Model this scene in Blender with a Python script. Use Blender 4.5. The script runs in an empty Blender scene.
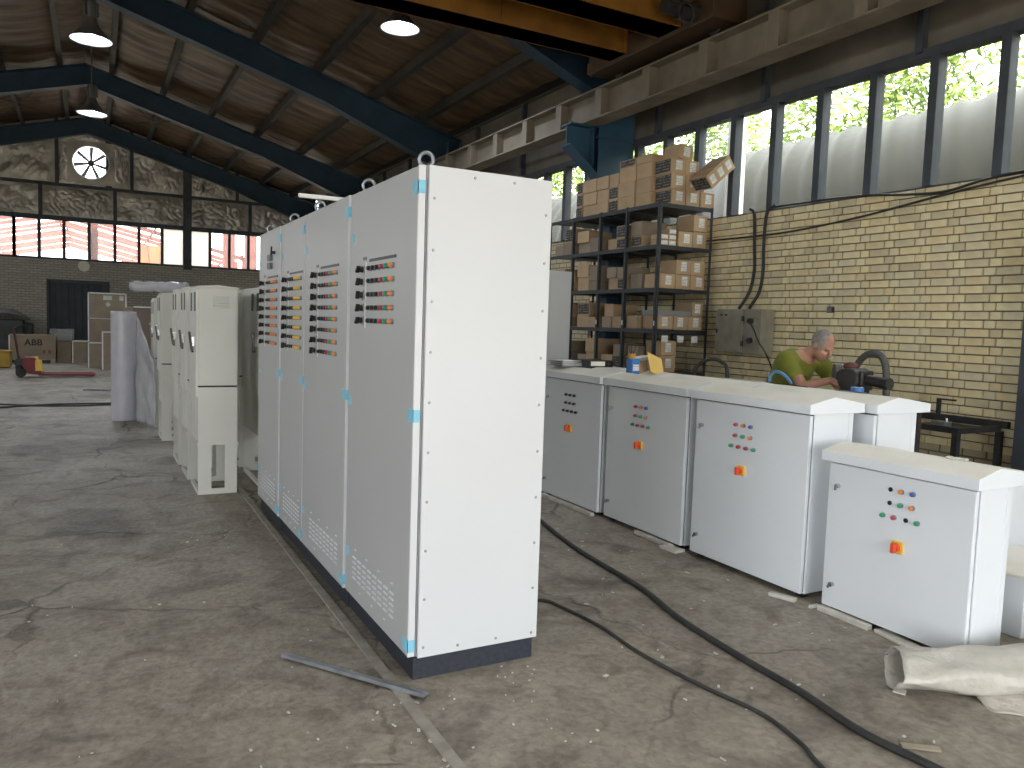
import bpy, bmesh, math, random
from mathutils import Vector, Matrix, noise
R = math.radians
random.seed(7)
S = bpy.context.scene
COL = S.collection

# ------------------------------------------------------------------ camera
def make_camera():
    yaw, pitch, roll, F, h = R(28.38), R(-4.37), R(1.92), 775.0, 1.5535
    f = Vector((math.sin(yaw)*math.cos(pitch), math.cos(yaw)*math.cos(pitch), math.sin(pitch)))
    r = Vector((math.cos(yaw), -math.sin(yaw), 0)); u = r.cross(f)
    r2 = r*math.cos(roll)+u*math.sin(roll); u2 = -r*math.sin(roll)+u*math.cos(roll)
    cd = bpy.data.cameras.new('camera'); co = bpy.data.objects.new('camera', cd); COL.objects.link(co)
    cd.sensor_width = 36; cd.lens = F*36/1024; cd.clip_start = .05; cd.clip_end = 400
    m = Matrix((r2, u2, -f)).transposed().to_4x4(); m.translation = (0, 0, h)
    co.matrix_world = m
    S.camera = co
make_camera()

# ------------------------------------------------------------------ sky, sun, exposure
W = bpy.data.worlds.new('sky'); S.world = W; W.use_nodes = True
bg = W.node_tree.nodes['Background']; bg.inputs[0].default_value = (.91, .955, 1.0, 1); bg.inputs[1].default_value = 5.0
sd = bpy.data.lights.new('sun', 'SUN'); sd.energy = 9; sd.angle = R(1.5); sd.color = (1, .94, .84)
so = bpy.data.objects.new('sun', sd); COL.objects.link(so)
so.rotation_euler = Vector((.10, .50, -1)).to_track_quat('-Z', 'Y').to_euler()
vs = S.view_settings
vs.view_transform = 'Standard'; vs.look = 'None'; vs.gamma = 1; vs.use_curve_mapping = False; vs.exposure = 0.46
S.cycles.use_denoising = True
S.cycles.max_bounces = 10; S.cycles.diffuse_bounces = 5; S.cycles.transparent_max_bounces = 12
S.cycles.sample_clamp_indirect = 6

def portal(name, loc, direction, sx, sy):
    l = bpy.data.lights.new(name, 'AREA'); l.shape = 'RECTANGLE'; l.size = sx; l.size_y = sy; l.cycles.is_portal = True
    o = bpy.data.objects.new(name, l); COL.objects.link(o); o.location = loc
    d = Vector(direction); up = Vector((0, 0, 1)); z = -d; x = up.cross(z).normalized(); y = z.cross(x)
    m = Matrix((x, y, z)).transposed().to_4x4(); m.translation = loc; o.matrix_world = m
# hall: right wall X=7.1, left wall X=-7.4, far wall Y=28.4, front wall (behind the camera) Y=-5
XR, XL, YF, YN = 7.1, -7.4, 28.4, -5.0
SILL, HEAD = 3.015, 4.25
RIDGE_X, RIDGE_Z, SLOPE = -.15, 7.72, .285
def roof_z(x): return RIDGE_Z - SLOPE*abs(x-RIDGE_X)
DOOR_X0, DOOR_X1, DOOR_H = -2.2, 6.6, 3.3
LG0, LG1, LGH = -4.6, 2.2, 4.1          # unseen side gate opening, added for fill daylight on floor and cabinets
portal('daylight_gate', ((DOOR_X0+DOOR_X1)/2, YN-.3, DOOR_H/2), (0, 1, 0), DOOR_X1-DOOR_X0, DOOR_H)
portal('daylight_added_gate', (XL-.3, (LG0+LG1)/2, LGH/2), (1, 0, 0), LG1-LG0, LGH)
SKX0, SKX1, SKY0, SKY1 = RIDGE_X+.55, RIDGE_X+2.9, -3.1, 3.3     # translucent roof strip added above and behind the camera to brighten lids and doors
pl_ = bpy.data.lights.new('daylight_added_skylight', 'AREA'); pl_.shape = 'RECTANGLE'; pl_.size = SKX1-SKX0; pl_.size_y = SKY1-SKY0; pl_.cycles.is_portal = True
po_ = bpy.data.objects.new('daylight_added_skylight', pl_); COL.objects.link(po_); po_.location = ((SKX0+SKX1)/2, (SKY0+SKY1)/2, RIDGE_Z+.6)
portal('daylight_right', (XR+.25, (YF+YN)/2, (SILL+HEAD)/2), (-1, 0, 0), YF-YN, HEAD-SILL)
portal('daylight_left', (XL-.25, (YF+3.3)/2, (SILL+HEAD)/2), (1, 0, 0), YF-3.3, HEAD-SILL)
portal('daylight_far', ((XL+XR)/2, YF+.3, 3.75), (0, -1, 0), XR-XL, 1.25)

# ------------------------------------------------------------------ materials
MATS = {}
def mat(name, col, rough=.6, metal=0., col2=None, scale=6., detail=4., bump=0., bscale=None, rnd=None, spec=.5, trans=0., emit=0., stretch=None, mixpow=(.35, .65), alpha=1.):
    if name in MATS: return MATS[name]
    m = bpy.data.materials.new(name); m.use_nodes = True; nt = m.node_tree; N = nt.nodes; L = nt.links
    b = N['Principled BSDF']; b.inputs['Roughness'].default_value = rough; b.inputs['Metallic'].default_value = metal
    b.inputs['Specular IOR Level'].default_value = spec; b.inputs['Transmission Weight'].default_value = trans; b.inputs['Alpha'].default_value = alpha
    b.inputs['Base Color'].default_value = (*col, 1)
    co = N.new('ShaderNodeTexCoord'); src = co.outputs['Object']
    if stretch:
        mp = N.new('ShaderNodeMapping'); mp.inputs['Scale'].default_value = stretch; L.new(src, mp.inputs[0]); src = mp.outputs[0]
    c2 = col2 or tuple(min(1, c*.9) for c in col)
    nz = N.new('ShaderNodeTexNoise'); nz.inputs['Scale'].default_value = scale; nz.inputs['Detail'].default_value = detail; L.new(src, nz.inputs['Vector'])
    rp = N.new('ShaderNodeValToRGB'); rp.color_ramp.elements[0].position = mixpow[0]; rp.color_ramp.elements[1].position = mixpow[1]
    rp.color_ramp.elements[0].color = (*col, 1); rp.color_ramp.elements[1].color = (*c2, 1)
    L.new(nz.outputs['Fac'], rp.inputs[0]); out = rp.outputs[0]
    if rnd:
        if rnd[0] == 'object': rr = N.new('ShaderNodeObjectInfo').outputs['Random']
        else: rr = N.new('ShaderNodeNewGeometry').outputs['Random Per Island']
        r2 = N.new('ShaderNodeValToRGB'); els = r2.color_ramp.elements; cols = rnd[1]
        while len(els) < len(cols): els.new(.5)
        for i, c in enumerate(cols): els[i].position = i/(len(cols)-1); els[i].color = (*c, 1)
        L.new(rr, r2.inputs[0])
        mx = N.new('ShaderNodeMix'); mx.data_type = 'RGBA'; mx.blend_type = 'MULTIPLY'; mx.inputs[0].default_value = 1
        L.new(out, mx.inputs[6]); L.new(r2.outputs[0], mx.inputs[7]); out = mx.outputs[2]
    L.new(out, b.inputs['Base Color'])
    if bump:
        n2 = N.new('ShaderNodeTexNoise'); n2.inputs['Scale'].default_value = bscale or scale*4; n2.inputs['Detail'].default_value = 5; L.new(src, n2.inputs['Vector'])
        bp = N.new('ShaderNodeBump'); bp.inputs['Strength'].default_value = bump; bp.inputs['Distance'].default_value = .02
        L.new(n2.outputs['Fac'], bp.inputs['Height']); L.new(bp.outputs[0], b.inputs['Normal'])
    if emit:
        b.inputs['Emission Color'].default_value = (*col, 1); b.inputs['Emission Strength'].default_value = emit
    MATS[name] = m; return m

def glass_mat(name, tint, transp, transl, gloss=.05, glow=.0):
    m = bpy.data.materials.new(name); m.use_nodes = True; nt = m.node_tree; N = nt.nodes; L = nt.links
    N.remove(N['Principled BSDF']); o = N['Material Output']
    t = N.new('ShaderNodeBsdfTransparent'); t.inputs[0].default_value = (*tint, 1)
    tl = N.new('ShaderNodeBsdfTranslucent'); tl.inputs[0].default_value = (*tint, 1)
    df = N.new('ShaderNodeBsdfDiffuse'); df.inputs[0].default_value = (tint[0]*.6, tint[1]*.6, tint[2]*.6, 1)
    gl = N.new('ShaderNodeBsdfGlossy'); gl.inputs['Roughness'].default_value = .12
    co = N.new('ShaderNodeTexCoord'); nz = N.new('ShaderNodeTexNoise'); nz.inputs['Scale'].default_value = 3.; nz.inputs['Detail'].default_value = 5
    L.new(co.outputs['Object'], nz.inputs['Vector'])
    mr = N.new('ShaderNodeMapRange'); mr.inputs['From Min'].default_value = .3; mr.inputs['From Max'].default_value = .7
    mr.inputs['To Min'].default_value = transl*.85; mr.inputs['To Max'].default_value = min(1, transl*1.15); L.new(nz.outputs['Fac'], mr.inputs[0])
    m0 = N.new('ShaderNodeMixShader'); m0.inputs[0].default_value = .25; L.new(tl.outputs[0], m0.inputs[1]); L.new(df.outputs[0], m0.inputs[2])
    m1 = N.new('ShaderNodeMixShader'); L.new(mr.outputs[0], m1.inputs[0]); L.new(t.outputs[0], m1.inputs[1]); L.new(m0.outputs[0], m1.inputs[2])
    m2 = N.new('ShaderNodeMixShader'); m2.inputs[0].default_value = gloss; L.new(m1.outputs[0], m2.inputs[1]); L.new(gl.outputs[0], m2.inputs[2])
    L.new(m2.outputs[0], o.inputs[0]); MATS[name] = m; return m

def brick_mat(name, c1, c2, mortar, bw=.22, rh=.08, axis='Y'):
    m = bpy.data.materials.new(name); m.use_nodes = True; nt = m.node_tree; N = nt.nodes; L = nt.links
    b = N['Principled BSDF']; b.inputs['Roughness'].default_value = .85
    co = N.new('ShaderNodeTexCoord'); sx = N.new('ShaderNodeSeparateXYZ'); L.new(co.outputs['Object'], sx.inputs[0])
    cb = N.new('ShaderNodeCombineXYZ'); L.new(sx.outputs[axis], cb.inputs[0]); L.new(sx.outputs['Z'], cb.inputs[1])
    bt = N.new('ShaderNodeTexBrick'); L.new(cb.outputs[0], bt.inputs[0]); bt.inputs['Scale'].default_value = 1
    bt.inputs['Brick Width'].default_value = bw; bt.inputs['Row Height'].default_value = rh; bt.inputs['Mortar Size'].default_value = .008
    bt.inputs['Color1'].default_value = (*c1, 1); bt.inputs['Color2'].default_value = (*c2, 1); bt.inputs['Mortar'].default_value = (*mortar, 1)
    L.new(bt.outputs['Color'], b.inputs['Base Color'])
    bp = N.new('ShaderNodeBump'); bp.inputs['Strength'].default_value = .6; bp.inputs['Distance'].default_value = .01; bp.invert = True
    L.new(bt.outputs['Fac'], bp.inputs['Height']); L.new(bp.outputs[0], b.inputs['Normal']); MATS[name] = m; return m

def floor_mat():
    m = bpy.data.materials.new('concrete_floor'); m.use_nodes = True; nt = m.node_tree; N = nt.nodes; L = nt.links
    b = N['Principled BSDF']
    co = N.new('ShaderNodeTexCoord'); src = co.outputs['Object']
    def nz(scale, det, dist=0):
        n = N.new('ShaderNodeTexNoise'); n.inputs['Scale'].default_value = scale; n.inputs['Detail'].default_value = det; n.inputs['Distortion'].default_value = dist
        L.new(src, n.inputs['Vector']); return n.outputs['Fac']
    def ramp(v, stops):
        r = N.new('ShaderNodeValToRGB'); e = r.color_ramp.elements
        while len(e) < len(stops): e.new(.5)
        for i, (p, c) in enumerate(stops): e[i].position = p; e[i].color = (*c, 1)
        L.new(v, r.inputs[0]); return r.outputs[0]
    def mix(a, c, f, mode='MULTIPLY'):
        x = N.new('ShaderNodeMix'); x.data_type = 'RGBA'; x.blend_type = mode
        if isinstance(f, float): x.inputs[0].default_value = f
        else: L.new(f, x.inputs[0])
        L.new(a, x.inputs[6]); L.new(c, x.inputs[7]); return x.outputs[2]
    base = ramp(nz(.55, 6, .6), [(.28, (.238, .206, .166)), (.50, (.300, .262, .216)), (.74, (.37, .33, .278))])
    mid = ramp(nz(3.2, 8, 1.2), [(.32, (.62, .60, .58)), (.52, (1, 1, 1)), (.75, (1.18, 1.16, 1.12))])
    fine = ramp(nz(26, 10, .5), [(.30, (.70, .69, .68)), (.55, (1, 1, 1)), (.78, (1.22, 1.2, 1.18))])
    c = mix(mix(base, mid, 1.), fine, 1.)
    # cracks: thin dark lines along cell borders, only in some places
    mp = N.new('ShaderNodeVectorMath'); mp.operation = 'MULTIPLY_ADD'
    nv = N.new('ShaderNodeTexNoise'); nv.inputs['Scale'].default_value = 2.5; nv.inputs['Detail'].default_value = 6; L.new(src, nv.inputs['Vector'])
    mp.inputs[1].default_value = (.5, .5, 0); L.new(nv.outputs['Color'], mp.inputs[0]); L.new(src, mp.inputs[2])
    vo = N.new('ShaderNodeTexVoronoi'); vo.feature = 'DISTANCE_TO_EDGE'; vo.inputs['Scale'].default_value = .62; L.new(mp.outputs[0], vo.inputs['Vector'])
    crack = ramp(vo.outputs['Distance'], [(0, (.35, .33, .31)), (.006, (.55, .53, .5)), (.013, (1, 1, 1))])
    where = ramp(nz(.8, 3), [(.46, (0, 0, 0)), (.58, (1, 1, 1))])
    c = mix(c, crack, where)
    # oily dark stains
    st = ramp(nz(.9, 7, 1.5), [(.28, (.45, .44, .44)), (.42, (1, 1, 1))])
    c = mix(c, st, .8)
    L.new(c, b.inputs['Base Color'])
    rr = N.new('ShaderNodeMapRange'); rr.inputs['To Min'].default_value = .42; rr.inputs['To Max'].default_value = .8; L.new(nz(2.2, 6), rr.inputs[0]); L.new(rr.outputs[0], b.inputs['Roughness'])
    bp = N.new('ShaderNodeBump'); bp.inputs['Strength'].default_value = .35; bp.inputs['Distance'].default_value = .02; L.new(nz(30, 8), bp.inputs['Height'])
    b2 = N.new('ShaderNodeBump'); b2.inputs['Strength'].default_value = .5; b2.inputs['Distance'].default_value = .02; L.new(crack, b2.inputs['Height']); L.new(bp.outputs[0], b2.inputs['Normal'])
    L.new(b2.outputs[0], b.inputs['Normal']); MATS['concrete_floor'] = m; return m

M_FLOOR = floor_mat()
BRICKC = [(.80, .78, .74), (1, 1, 1), (1.12, 1.08, .95), (.95, .88, .78), (1.1, 1.1, 1.05)]
M_BRICK = mat('buff_brick', (.78, .69, .47), .85, col2=(.68, .595, .395), scale=9, bump=.25, bscale=60, rnd=('object', BRICKC))
M_BRICKS = mat('buff_bricks_far', (.78, .69, .47), .85, col2=(.68, .595, .395), scale=9, bump=.25, bscale=60, rnd=('island', BRICKC))
M_MORTAR = mat('brown_mortar', (.16, .125, .09), .95, col2=(.11, .085, .06), scale=20, bump=.4)
M_BRICKTEX_Y = brick_mat('brick_courses_side', (.50, .42, .26), (.44, .37, .23), (.16, .125, .09))
M_BRICKTEX_X = brick_mat('brick_courses_end', (.43, .395, .33), (.36, .33, .28), (.20, .18, .155), axis='X')
M_BLUE = mat('dark_blue_steel', (.022, .058, .10), .5, col2=(.016, .04, .07), scale=3)
M_BLUE2 = mat('blue_steel_bracket', (.035, .095, .16), .5, col2=(.025, .07, .12), scale=3)
M_FRAME = mat('slate_steel_frame', (.055, .065, .08), .55, col2=(.04, .045, .055), scale=5)
M_PURLIN = mat('grey_brown_purlin', (.060, .052, .045), .6, col2=(.03, .027, .025), scale=2)
M_INSUL = mat('brown_foil_insulation', (.175, .108, .054), .45, .0, col2=(.055, .034, .018), scale=1.6, detail=8, stretch=(.5, 4, 1), bump=.5, bscale=7)
M_FOIL = mat('crumpled_silver_foil', (.62, .58, .52), .34, .4, col2=(.38, .355, .31), scale=2.2, detail=7, bump=.35, bscale=9)
M_PANELD = mat('dark_dusty_panel', (.19, .165, .13), .6, .1, col2=(.11, .097, .08), scale=1.3, detail=7, bump=.3, bscale=6)
M_ROOF = mat('roof_deck', (.05, .042, .035), .8)
M_GLASS = glass_mat('dusty_glass', (.93, .94, .90), .55, .010, .012)
M_GLASSF = glass_mat('frosted_glass', (.86, .83, .76), .1, .85)
M_CLEAR = glass_mat('clear_glass', (.97, .98, .97), .93, .05, .04)
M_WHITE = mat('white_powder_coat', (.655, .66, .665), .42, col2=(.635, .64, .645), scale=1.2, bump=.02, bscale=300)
M_GREY = mat('shaded_grey_powder_coat', (.43, .435, .43), .42, col2=(.41, .415, .41), scale=1.2, bump=.02, bscale=300)  # grey paint lowered further, putting the doors' shade into the colour
M_CABW = mat('cool_white_powder_coat', (.77, .80, .83), .4, col2=(.735, .765, .80), scale=1.1)
M_LID = mat('dusty_white_lid', (.86, .83, .765), .6, col2=(.77, .725, .635), scale=2.5, detail=8)
M_PED = mat('cream_powder_coat', (.66, .65, .59), .45, col2=(.61, .60, .545), scale=1.5)
M_PLINTH = mat('black_plinth', (.018, .022, .032), .5, col2=(.03, .034, .045), scale=40)
M_BLACK = mat('black_plastic', (.012, .012, .013), .4)
M_RUBBER = mat('black_rubber', (.018, .018, .018), .6, col2=(.035, .033, .03), scale=8)
M_GAP = mat('dark_seam', (.03, .03, .035), .8)
M_CHROME = mat('worn_chrome', (.55, .55, .56), .25, .9)
M_ZINC = mat('zinc_screw', (.42, .41, .40), .4, .7)
M_TAPE = mat('light_blue_tape', (.20, .52, .68), .5, col2=(.25, .58, .72), scale=20)
M_RED = mat('red_button', (.50, .03, .07), .35)
M_GREEN = mat('green_button', (.02, .34, .16), .35)
M_ORANGE = mat('orange_button', (.85, .25, .05), .35)
M_YELLOW = mat('yellow_plate', (.85, .52, .06), .4)
M_REDK = mat('red_knob', (.80, .10, .04), .35)
M_BLUEB = mat('blue_button', (.05, .10, .45), .35)
M_CARD = mat('brown_cardboard', (.47, .335, .20), .8, col2=(.40, .28, .165), scale=4, rnd=('object', [(.85, .85, .86), (1, 1, 1), (1.08, 1.06, 1.02)]))
M_CARDD = mat('dull_cardboard', (.33, .26, .185), .85, col2=(.28, .215, .15), scale=3, rnd=('object', [(.8, .8, .8), (1, 1, 1)]))
M_STICK = mat('white_sticker', (.78, .77, .74), .6, col2=(.30, .29, .28), scale=38, detail=1, stretch=(1, 1, 2.2), mixpow=(.50, .62))
M_PRINT = mat('black_print', (.035, .033, .03), .7, col2=(.26, .20, .13), scale=22, detail=1, stretch=(1, 1, 1.6), mixpow=(.52, .60))
def line_mat(name, base, ink, zs, lo, hi):
    m = bpy.data.materials.new(name); m.use_nodes = True; nt = m.node_tree; N = nt.nodes; L = nt.links; b = N['Principled BSDF']; b.inputs['Roughness'].default_value = .7
    co = N.new('ShaderNodeTexCoord'); wv = N.new('ShaderNodeTexWave'); wv.bands_direction = 'Z'; wv.inputs['Scale'].default_value = zs; wv.inputs['Distortion'].default_value = 0
    nz = N.new('ShaderNodeTexNoise'); nz.inputs['Scale'].default_value = 30; nz.inputs['Detail'].default_value = 0
    L.new(co.outputs['Object'], wv.inputs['Vector']); L.new(co.outputs['Object'], nz.inputs['Vector'])
    mu = N.new('ShaderNodeMath'); mu.operation = 'MULTIPLY'; L.new(wv.outputs['Fac'], mu.inputs[0]); L.new(nz.outputs['Fac'], mu.inputs[1])
    rp = N.new('ShaderNodeValToRGB'); rp.color_ramp.elements[0].position = lo; rp.color_ramp.elements[1].position = hi
    rp.color_ramp.elements[0].color = (*base, 1); rp.color_ramp.elements[1].color = (*ink, 1); L.new(mu.outputs[0], rp.inputs[0]); L.new(rp.outputs[0], b.inputs['Base Color'])
    MATS[name] = m; return m
M_STICK = line_mat('white_sticker_lines', (.74, .73, .70), (.40, .39, .37), 16., .38, .46)
M_PRINT = line_mat('black_print_lines', (.035, .033, .03), (.20, .165, .12), 9., .36, .44)
M_PAPER = mat('white_paper', (.80, .80, .78), .7)
M_STRIP = mat('white_edge_strip', (.80, .79, .76), .6)
M_RACK = mat('dark_rack_steel', (.022, .026, .032), .5, col2=(.035, .038, .042), scale=6)
M_CRANE = mat('crane_yellow', (.26, .115, .014), .5, col2=(.15, .06, .008), scale=2.2, detail=7)
M_RUNWAY = mat('dusty_grey_steel', (.22, .185, .135), .7, col2=(.15, .125, .095), scale=3, detail=7)
M_GALV = mat('galvanised_steel', (.33, .35, .37), .35, .6, col2=(.24, .25, .27), scale=12)
M_RAIL = mat('worn_steel_edge', (.34, .31, .27), .6, .1, col2=(.24, .21, .18), scale=12)
M_LAMPG = mat('grey_lamp_housing', (.16, .16, .165), .5, .3)
M_REFL = mat('white_reflector', (.85, .86, .88), .3)
M_WRAP = mat('lilac_bubble_wrap', (.60, .585, .63), .22, col2=(.54, .53, .58), scale=5, bump=.12, bscale=60, trans=.12)
M_SHEET = mat('clear_plastic_sheet', (.62, .62, .65), .2, col2=(.50, .50, .53), scale=4, bump=.4, bscale=6, alpha=.62)
M_SHEET2 = mat('thin_clear_film', (.45, .44, .43), .25, col2=(.35, .34, .33), scale=4, bump=.4, bscale=6, alpha=.4)
M_FILM = mat('dusty_white_film', (.60, .565, .50), .32, col2=(.46, .425, .365), scale=5, detail=8, bump=.6, bscale=22)
M_FOAM = mat('dirty_foam', (.66, .63, .57), .8, col2=(.5, .47, .42), scale=9)
M_EBOX = mat('old_grey_paint', (.30, .28, .22), .6, col2=(.225, .205, .155), scale=7, detail=8)
M_SKIN = mat('skin', (.50, .27, .185), .55, col2=(.43, .215, .145), scale=9)
M_HAIR = mat('short_grey_hair', (.30, .27, .25), .8, col2=(.20, .18, .165), scale=60)
M_SHIRT = mat('olive_green_cotton', (.215, .225, .028), .85, col2=(.17, .18, .02), scale=7, bump=.3, bscale=14)
M_TROUS = mat('dark_trousers', (.05, .05, .06), .85)
M_IRON = mat('black_iron', (.022, .024, .028), .45, .3, col2=(.05, .045, .04), scale=9)
M_HOSE = mat('grey_ribbed_hose', (.10, .10, .09), .6, col2=(.07, .07, .065), scale=20)
M_DOOR = mat('dark_slate_sheet', (.045, .055, .065), .6, col2=(.03, .036, .044), scale=2)
M_TRUCK = mat('red_pallet_truck', (.20, .022, .025), .5, col2=(.14, .016, .02), scale=5)
M_TRUCKD = mat('dark_red_handle', (.07, .018, .018), .5)
M_BIN = mat('yellow_bin', (.45, .28, .035), .6, col2=(.33, .2, .03), scale=4)
M_REDST = mat('red_oxide_steel', (.27, .09, .07), .6, col2=(.22, .07, .055), scale=3)
M_ROOFT = glass_mat('translucent_sheet', (.95, .95, .93), .3, 1.2)
M_CORR = mat('corrugated_grey', (.017, .0155, .0105), .40, .0, col2=(.014, .0125, .0085), scale=2, spec=.10)
M_GROUND = mat('pale_ground', (.42, .38, .31), .9, col2=(.34, .31, .25), scale=1)
M_LEAF = mat('green_leaves', (.16, .26, .035), .6, col2=(.26, .34, .05), scale=3, rnd=('island', [(.6, .7, .5), (1, 1, 1), (1.4, 1.3, .9)]))
M_BARK = mat('bark', (.16, .12, .08), .9)
M_CLOTHG = mat('grey_cover', (.20, .20, .19), .6, col2=(.14, .145, .14), scale=4, bump=.4, bscale=8)
M_DKGREEN = mat('dark_machine_green', (.055, .065, .06), .5, col2=(.035, .04, .038), scale=4)
M_BLUEP = mat('blue_plastic', (.05, .20, .55), .4)
M_ENV = mat('yellow_envelope', (.75, .48, .12), .7)
M_WOODY = mat('plywood_scrap', (.42, .35, .26), .8, col2=(.34, .28, .2), scale=8)
M_LETTER = mat('dark_lettering', (.06, .045, .04), .8)

# ------------------------------------------------------------------ mesh helpers
class MB:
    def __init__(s): s.v = []; s.f = []; s.mi = []; s.m = 0
    def add(s, vs_, fs):
        o = len(s.v); s.v += [tuple(p) for p in vs_]; s.f += [tuple(i+o for i in f) for f in fs]; s.mi += [s.m]*len(fs); return s
    def box(s, x0, x1, y0, y1, z0, z1):
        return s.add([(x0, y0, z0), (x1, y0, z0), (x1, y1, z0), (x0, y1, z0), (x0, y0, z1), (x1, y0, z1), (x1, y1, z1), (x0, y1, z1)],
                     [(0, 3, 2, 1), (4, 5, 6, 7), (0, 1, 5, 4), (1, 2, 6, 5), (2, 3, 7, 6), (3, 0, 4, 7)])
    def obox(s, c, size, M=None):
        o = len(s.v); hx, hy, hz = [k/2 for k in size]; s.box(-hx, hx, -hy, hy, -hz, hz); c = Vector(c)
        for i in range(o, len(s.v)):
            p = Vector(s.v[i]); p = (M @ p if M else p)+c; s.v[i] = tuple(p)
        return s
    def frustum(s, p0, p1, r0, r1=None, n=12, cap=True):
        p0, p1 = Vector(p0), Vector(p1); r1 = r0 if r1 is None else r1; d = (p1-p0).normalized()
        a = d.orthogonal().normalized(); b = d.cross(a); vs_ = []
        for p, r in ((p0, r0), (p1, r1)):
            for k in range(n):
                t = 2*math.pi*k/n; vs_.append(p+a*(r*math.cos(t))+b*(r*math.sin(t)))
        fs = [(k, (k+1) % n, n+(k+1) % n, n+k) for k in range(n)]
        if cap: fs += [tuple(range(n-1, -1, -1)), tuple(range(n, 2*n))]
        return s.add(vs_, fs)
    def bar(s, p0, p1, w, h, up=(0, 0, 1)):
        p0, p1 = Vector(p0), Vector(p1); d = p1-p0; L_ = d.length; d.normalize(); u = Vector(up)
        x = u.cross(d)
        if x.length < 1e-4: x = Vector((1, 0, 0))
        x.normalize(); u = d.cross(x)
        return s.obox((p0+p1)/2, (w, L_, h), Matrix((x, d, u)).transposed())
    def tube(s, pts, r, n=8, closed=False):
        pts = [Vector(p) for p in pts]; m = len(pts); vs_ = []; prev = None
        for i, p in enumerate(pts):
            d = (pts[(i+1) % m]-pts[i-1]) if closed else (pts[min(i+1, m-1)]-pts[max(i-1, 0)])
            d.normalize()
            a = d.orthogonal().normalized() if prev is None else (prev-d*prev.dot(d)).normalized()
            prev = a; b = d.cross(a); rr = r[i] if isinstance(r, (list, tuple)) else r
            vs_ += [p+a*(rr*math.cos(2*math.pi*k/n))+b*(rr*math.sin(2*math.pi*k/n)) for k in range(n)]
        fs = []
        for i in range(m if closed else m-1):
            j = (i+1) % m
            fs += [(i*n+k, i*n+(k+1) % n, j*n+(k+1) % n, j*n+k) for k in range(n)]
        if not closed: fs += [tuple(range(n-1, -1, -1)), tuple((m-1)*n+k for k in range(n))]
        return s.add(vs_, fs)
    def prism(s, poly, axis, a0, a1):
        n = len(poly); vs_ = []
        for a in (a0, a1):
            for p, q in poly:
                vs_.append((a, p, q) if axis == 'x' else (p, a, q) if axis == 'y' else (p, q, a))
        fs = [tuple(range(n-1, -1, -1)), tuple(range(n, 2*n))]+[(k, (k+1) % n, n+(k+1) % n, n+k) for k in range(n)]
        return s.add(vs_, fs)
    def sphere(s, c, r, nu=14, nv=9, M=None):
        c = Vector(c); rx, ry, rz = r if isinstance(r, (tuple, list)) else (r, r, r); vs_ = [Vector((0, 0, rz))]; fs = []
        for j in range(1, nv):
            t = math.pi*j/nv
            for i in range(nu):
                p = 2*math.pi*i/nu; vs_.append(Vector((rx*math.sin(t)*math.cos(p), ry*math.sin(t)*math.sin(p), rz*math.cos(t))))
        vs_.append(Vector((0, 0, -rz))); last = len(vs_)-1
        for i in range(nu):
            fs.append((0, 1+i, 1+(i+1) % nu)); fs.append((last, last-nu+(i+1) % nu, last-nu+i))
        for j in range(nv-2):
            for i in range(nu):
                a = 1+j*nu+i; b = 1+j*nu+(i+1) % nu; fs.append((a, a+nu, b+nu, b))
        return s.add([((M @ p) if M else p)+c for p in vs_], fs)
    def lathe(s, prof, c, n=28, axis='z'):
        vs_ = []; c = Vector(c)
        for r, h in prof:
            for k in range(n):
                t = 2*math.pi*k/n; x, y = r*math.cos(t), r*math.sin(t)
                vs_.append(c+(Vector((x, y, h)) if axis == 'z' else Vector((h, x, y)) if axis == 'x' else Vector((x, h, y))))
        fs = []
        for j in range(len(prof)-1): fs += [(j*n+k, j*n+(k+1) % n, (j+1)*n+(k+1) % n, (j+1)*n+k) for k in range(n)]
        return s.add(vs_, fs)
    def grid(s, fn, nu, nv):
        vs_ = [fn(i/nu, j/nv) for j in range(nv+1) for i in range(nu+1)]
        fs = [(j*(nu+1)+i, j*(nu+1)+i+1, (j+1)*(nu+1)+i+1, (j+1)*(nu+1)+i) for j in range(nv) for i in range(nu)]
        return s.add(vs_, fs)
    def mesh(s, name, mats, smooth=False):
        me = bpy.data.meshes.new(name); me.from_pydata(s.v, [], s.f)
        for m in (mats if isinstance(mats, (list, tuple)) else [mats]): me.materials.append(m)
        me.polygons.foreach_set('material_index', s.mi)
        bm = bmesh.new(); bm.from_mesh(me); bmesh.ops.recalc_face_normals(bm, faces=bm.faces); bm.to_mesh(me); bm.free()
        if smooth: me.shade_smooth()
        return me

def bevel(o, w=.004, seg=2):
    m = o.modifiers.new('bevel', 'BEVEL'); m.width = w; m.segments = seg; m.limit_method = 'ANGLE'; m.angle_limit = R(40); return o
def link(name, me, parent=None, loc=(0, 0, 0), rot=(0, 0, 0)):
    o = bpy.data.objects.new(name, me); COL.objects.link(o); o.location = loc; o.rotation_euler = rot
    if parent: o.parent = parent
    return o
def tag(o, label, cat, group=None, kind=None):
    o['label'] = label; o['category'] = cat
    if group: o['group'] = group
    if kind: o['kind'] = kind
    return o
def thing(name, label, cat, loc=(0, 0, 0), rz=0., group=None):
    return tag(link(name, None, None, loc, (0, 0, rz)), label, cat, group)
def part(name, mb, m, parent, smooth=False, bev=0, loc=(0, 0, 0), rot=(0, 0, 0), kind=None, label=None):
    o = link(name, mb.mesh(name, m, smooth) if isinstance(mb, MB) else mb, parent, loc, rot)
    if bev: bevel(o, bev)
    if kind: o['kind'] = kind
    if label: o['label'] = label
    return o
def struct(name, mb, m, label, smooth=False, bev=0, loc=(0, 0, 0)):
    o = part(name, mb, m, None, smooth, bev, loc); o['kind'] = 'structure'; o['label'] = label; return o
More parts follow.
